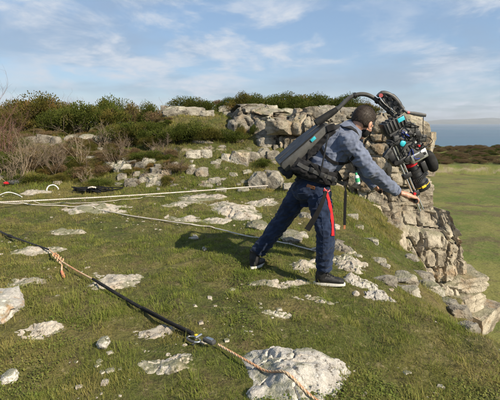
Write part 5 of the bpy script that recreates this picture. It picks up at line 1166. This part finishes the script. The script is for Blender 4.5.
# foreground line: black webbing, knot, tan rope, black sleeve, carabiner, tan rope
zl = lambda px, py, up=.05: hit(px, py) + Vector((0, 0, up))
fl = thing('anchor_line', 'tan rope line with black sleeves, orange knot and carabiner across the foreground', 'rope', zl(100, 288, 0))
k0, k1, k2, k3, k4 = zl(-12, 230, .06), zl(10, 240, .05), zl(50, 254.5, .05), zl(62, 266, .05), zl(96, 286, .05); k5, k6, k7, k8 = zl(150, 318, .05), zl(193, 341, .05), zl(222, 352, .04), zl(330, 414, .03)
MB().tube([k0, k1, lerp(k1, k2, .5), k2], [.016, .017, .015, .014], 10, flat=.55).build('webbing_sling', M['web'], fl)
MB().tube([k1 + Vector((-.02, 0, .005)), k1, k1 + (k2 - k1) * .05], [.02, .024, .02], 10).build('sling_loop', M['web'], fl)
kn = []
for s in range(4):
    c = lerp(k2, k3, .45 + s * .18); kn.append([c + Vector((.020 * math.cos(x * .8 + s), .017 * math.sin(x * .8 + s), .017 * math.sin(x * .8 + 1.3 * s) + .006 * math.cos(x * 1.3))) for x in range(9)])
knot = rope_obj('knot', kn + [[k2, lerp(k2, k3, .5), k3]], .0088, M['rope_tan'], fl)
tl = [k3, k3 + Vector((.015, -.03, -.03)), hit(62, 275) + Vector((0, 0, .03)), hit(64, 279) + Vector((0, 0, .016))]
M['orange'] = plain('orange_whipping', (0.60, 0.22, 0.12), .7, var=.2, scale=60); rope_obj('knot_tail', [catmull(tl, 4)], .011, M['rope_tan'], knot); MB().tube(catmull(tl[2:], 4), [.015] * 4 + [.012], 8).build('orange_tip', M['orange'], knot)
rope_obj('rope_run', [[k3, lerp(k3, k4, .5) - Vector((0, 0, .008)), k4]], .0088, M['rope_tan'], fl)
mb = MB(); mb.tube(catmull([lerp(k3, k4, .92), k4, lerp(k4, k5, .5) - Vector((0, 0, .012)), k5 - Vector((0, 0, .012)), lerp(k5, k6, .6) - Vector((0, 0, .006)), k6], 6), [.0115] * 7 + [.014] * 18 + [.016] * 6, 12, flat=.8); mb.build('black_sleeve', M['rope_black'], fl)
mb = MB(); mb.tube(catmull([lerp(k4, k5, .9) + Vector((.0, -.02, .012)), lerp(k5, k6, .5) + Vector((0, -.02, .012)), lerp(k5, k6, .98) + Vector((0, -.015, .01))], 6), .009, 8); mb.build('sleeve_strap', M['web'], fl)
cd = (k7 - k6).normalized(); cs = cd.cross(Vector((0, 0, 1))).normalized()
cpt = [k6 + cd * (.035 + .055 * math.cos(a)) + cs * (.028 + .030 * math.sin(a)) - Vector((0, 0, .015)) for a in [2 * math.pi * i / 20 for i in range(21)]]
MB().tube(cpt, .0065, 8).build('carabiner', M['alu'], fl)
MB().tube([cpt[3], cpt[4], cpt[5], cpt[6], cpt[7]], .0095, 10).build('carabiner_gate', M['dgrey'], fl)
bx_ = Matrix((cd, cs, cd.cross(cs))).transposed(); dv = MB().box(lerp(k6, k7, .58), (.095, .042, .030), bx_, .010).build('rope_clamp', M['dgrey'], fl); MB().box(lerp(k6, k7, .60) + Vector((0, 0, .017)), (.055, .026, .008), bx_, .003).build('clamp_plate', M['alu'], dv)
MB().tube([lerp(k6, k7, .2) + cs * .03, lerp(k6, k7, .2) - cs * .03], .009, 10).build('clamp_pin', M['alu'], dv); MB().box(lerp(k6, k7, .12), (.018, .022, .014), bx_, .004).build('yellow_tag', M['yellow'], fl)
k7 = lerp(k6, k7, .88)
tp = [lerp(k7, k8, i / 24) for i in range(25)]
for q in tp: q.z = max(q.z, float(slab_z(np.array([q.x]), np.array([q.y]), SLABS[0])[0]) + .012 if abs(q.x - SLABS[0][0]) < .5 else q.z)
tp = [tp[0]] + [(tp[i - 1] + tp[i] + tp[i + 1]) / 3 for i in range(1, 24)] + [tp[-1]]
rope_obj('rope_tail', [tp], .0088, M['rope_tan'], fl)
# loose cables at the foot of the bank
c0 = hit(52, 192)
lp = [P(47.5, 192.5, c0.y), P(46.8, 189.5, c0.y), P(49, 186, c0.y + .05), P(54, 185, c0.y + .1), P(58, 188, c0.y + .1), P(58.5, 192, c0.y + .05), P(62, 193.5, c0.y)]
tag(MB().tube(catmull(lp, 6), .011, 8).build('cable_hoop', M['white']), 'white cable arching in a small hoop at the foot of the bank', 'cable')
c0 = hit(5, 197); lp = [P(-6, 199, c0.y), P(0, 195, c0.y), P(8, 192.3, c0.y), P(16, 194, c0.y + .2), P(22, 197, c0.y)]
tag(MB().tube(catmull(lp, 6), .010, 8).build('cable_arc', M['white']), 'pale cable bending out of the grass at the left edge', 'cable')
rp = random.Random(8); heap = MB(); hc = hit(92, 192)
pts = [hc + Vector((rp.gauss(0, .24), rp.gauss(0, .13), rp.uniform(.01, .10))) for x in range(46)]
tag(MB().tube(catmull(pts, 6), .011, 7).build('cable_heap', M['web']), 'tangled heap of black cable and straps at the foot of the bank', 'cable')
tag(rope_obj('white_tag_rope', [catmull([hc + Vector((-.02, -.12, .10)), hc + Vector((.06, -.14, .12)), hc + Vector((.12, -.10, .10))], 5)], .016, M['rope_white']), 'bit of white rope on top of the black cable heap', 'rope')
c0 = hit(11, 185); ob = thing('kit_bag', 'small grey bag with a red flap lying at the foot of the bank', 'bag', c0)
bm2 = MB().ell(c0 + Vector((.08, 0, .05)), (.16, .09, .06)); link('bag_body', remesh(bm2, .012, 'bag_body', 1, folds), M['mgrey'], ob); MB().ell(c0 + Vector((-.06, -.05, .04)), (.07, .06, .035)).build('red_flap', M['web_red'], ob)
# ------------------------------------------------------------------ sea air
t = NT('sea_air'); t.n.remove(t.b); pv = t.new('ShaderNodeVolumePrincipled'); pv.inputs['Color'].default_value = (.90, .94, 1.0, 1); pv.inputs['Density'].default_value = 9e-5; pv.inputs['Anisotropy'].default_value = .3
t.l.new(pv.outputs[0], t.out.inputs['Volume'])
hz_ = MB().box((0, 0, 52), (29600, 29600, 200)).build('haze', t.mat, None, False); tag(hz_, 'thin sea haze', kind='stuff')
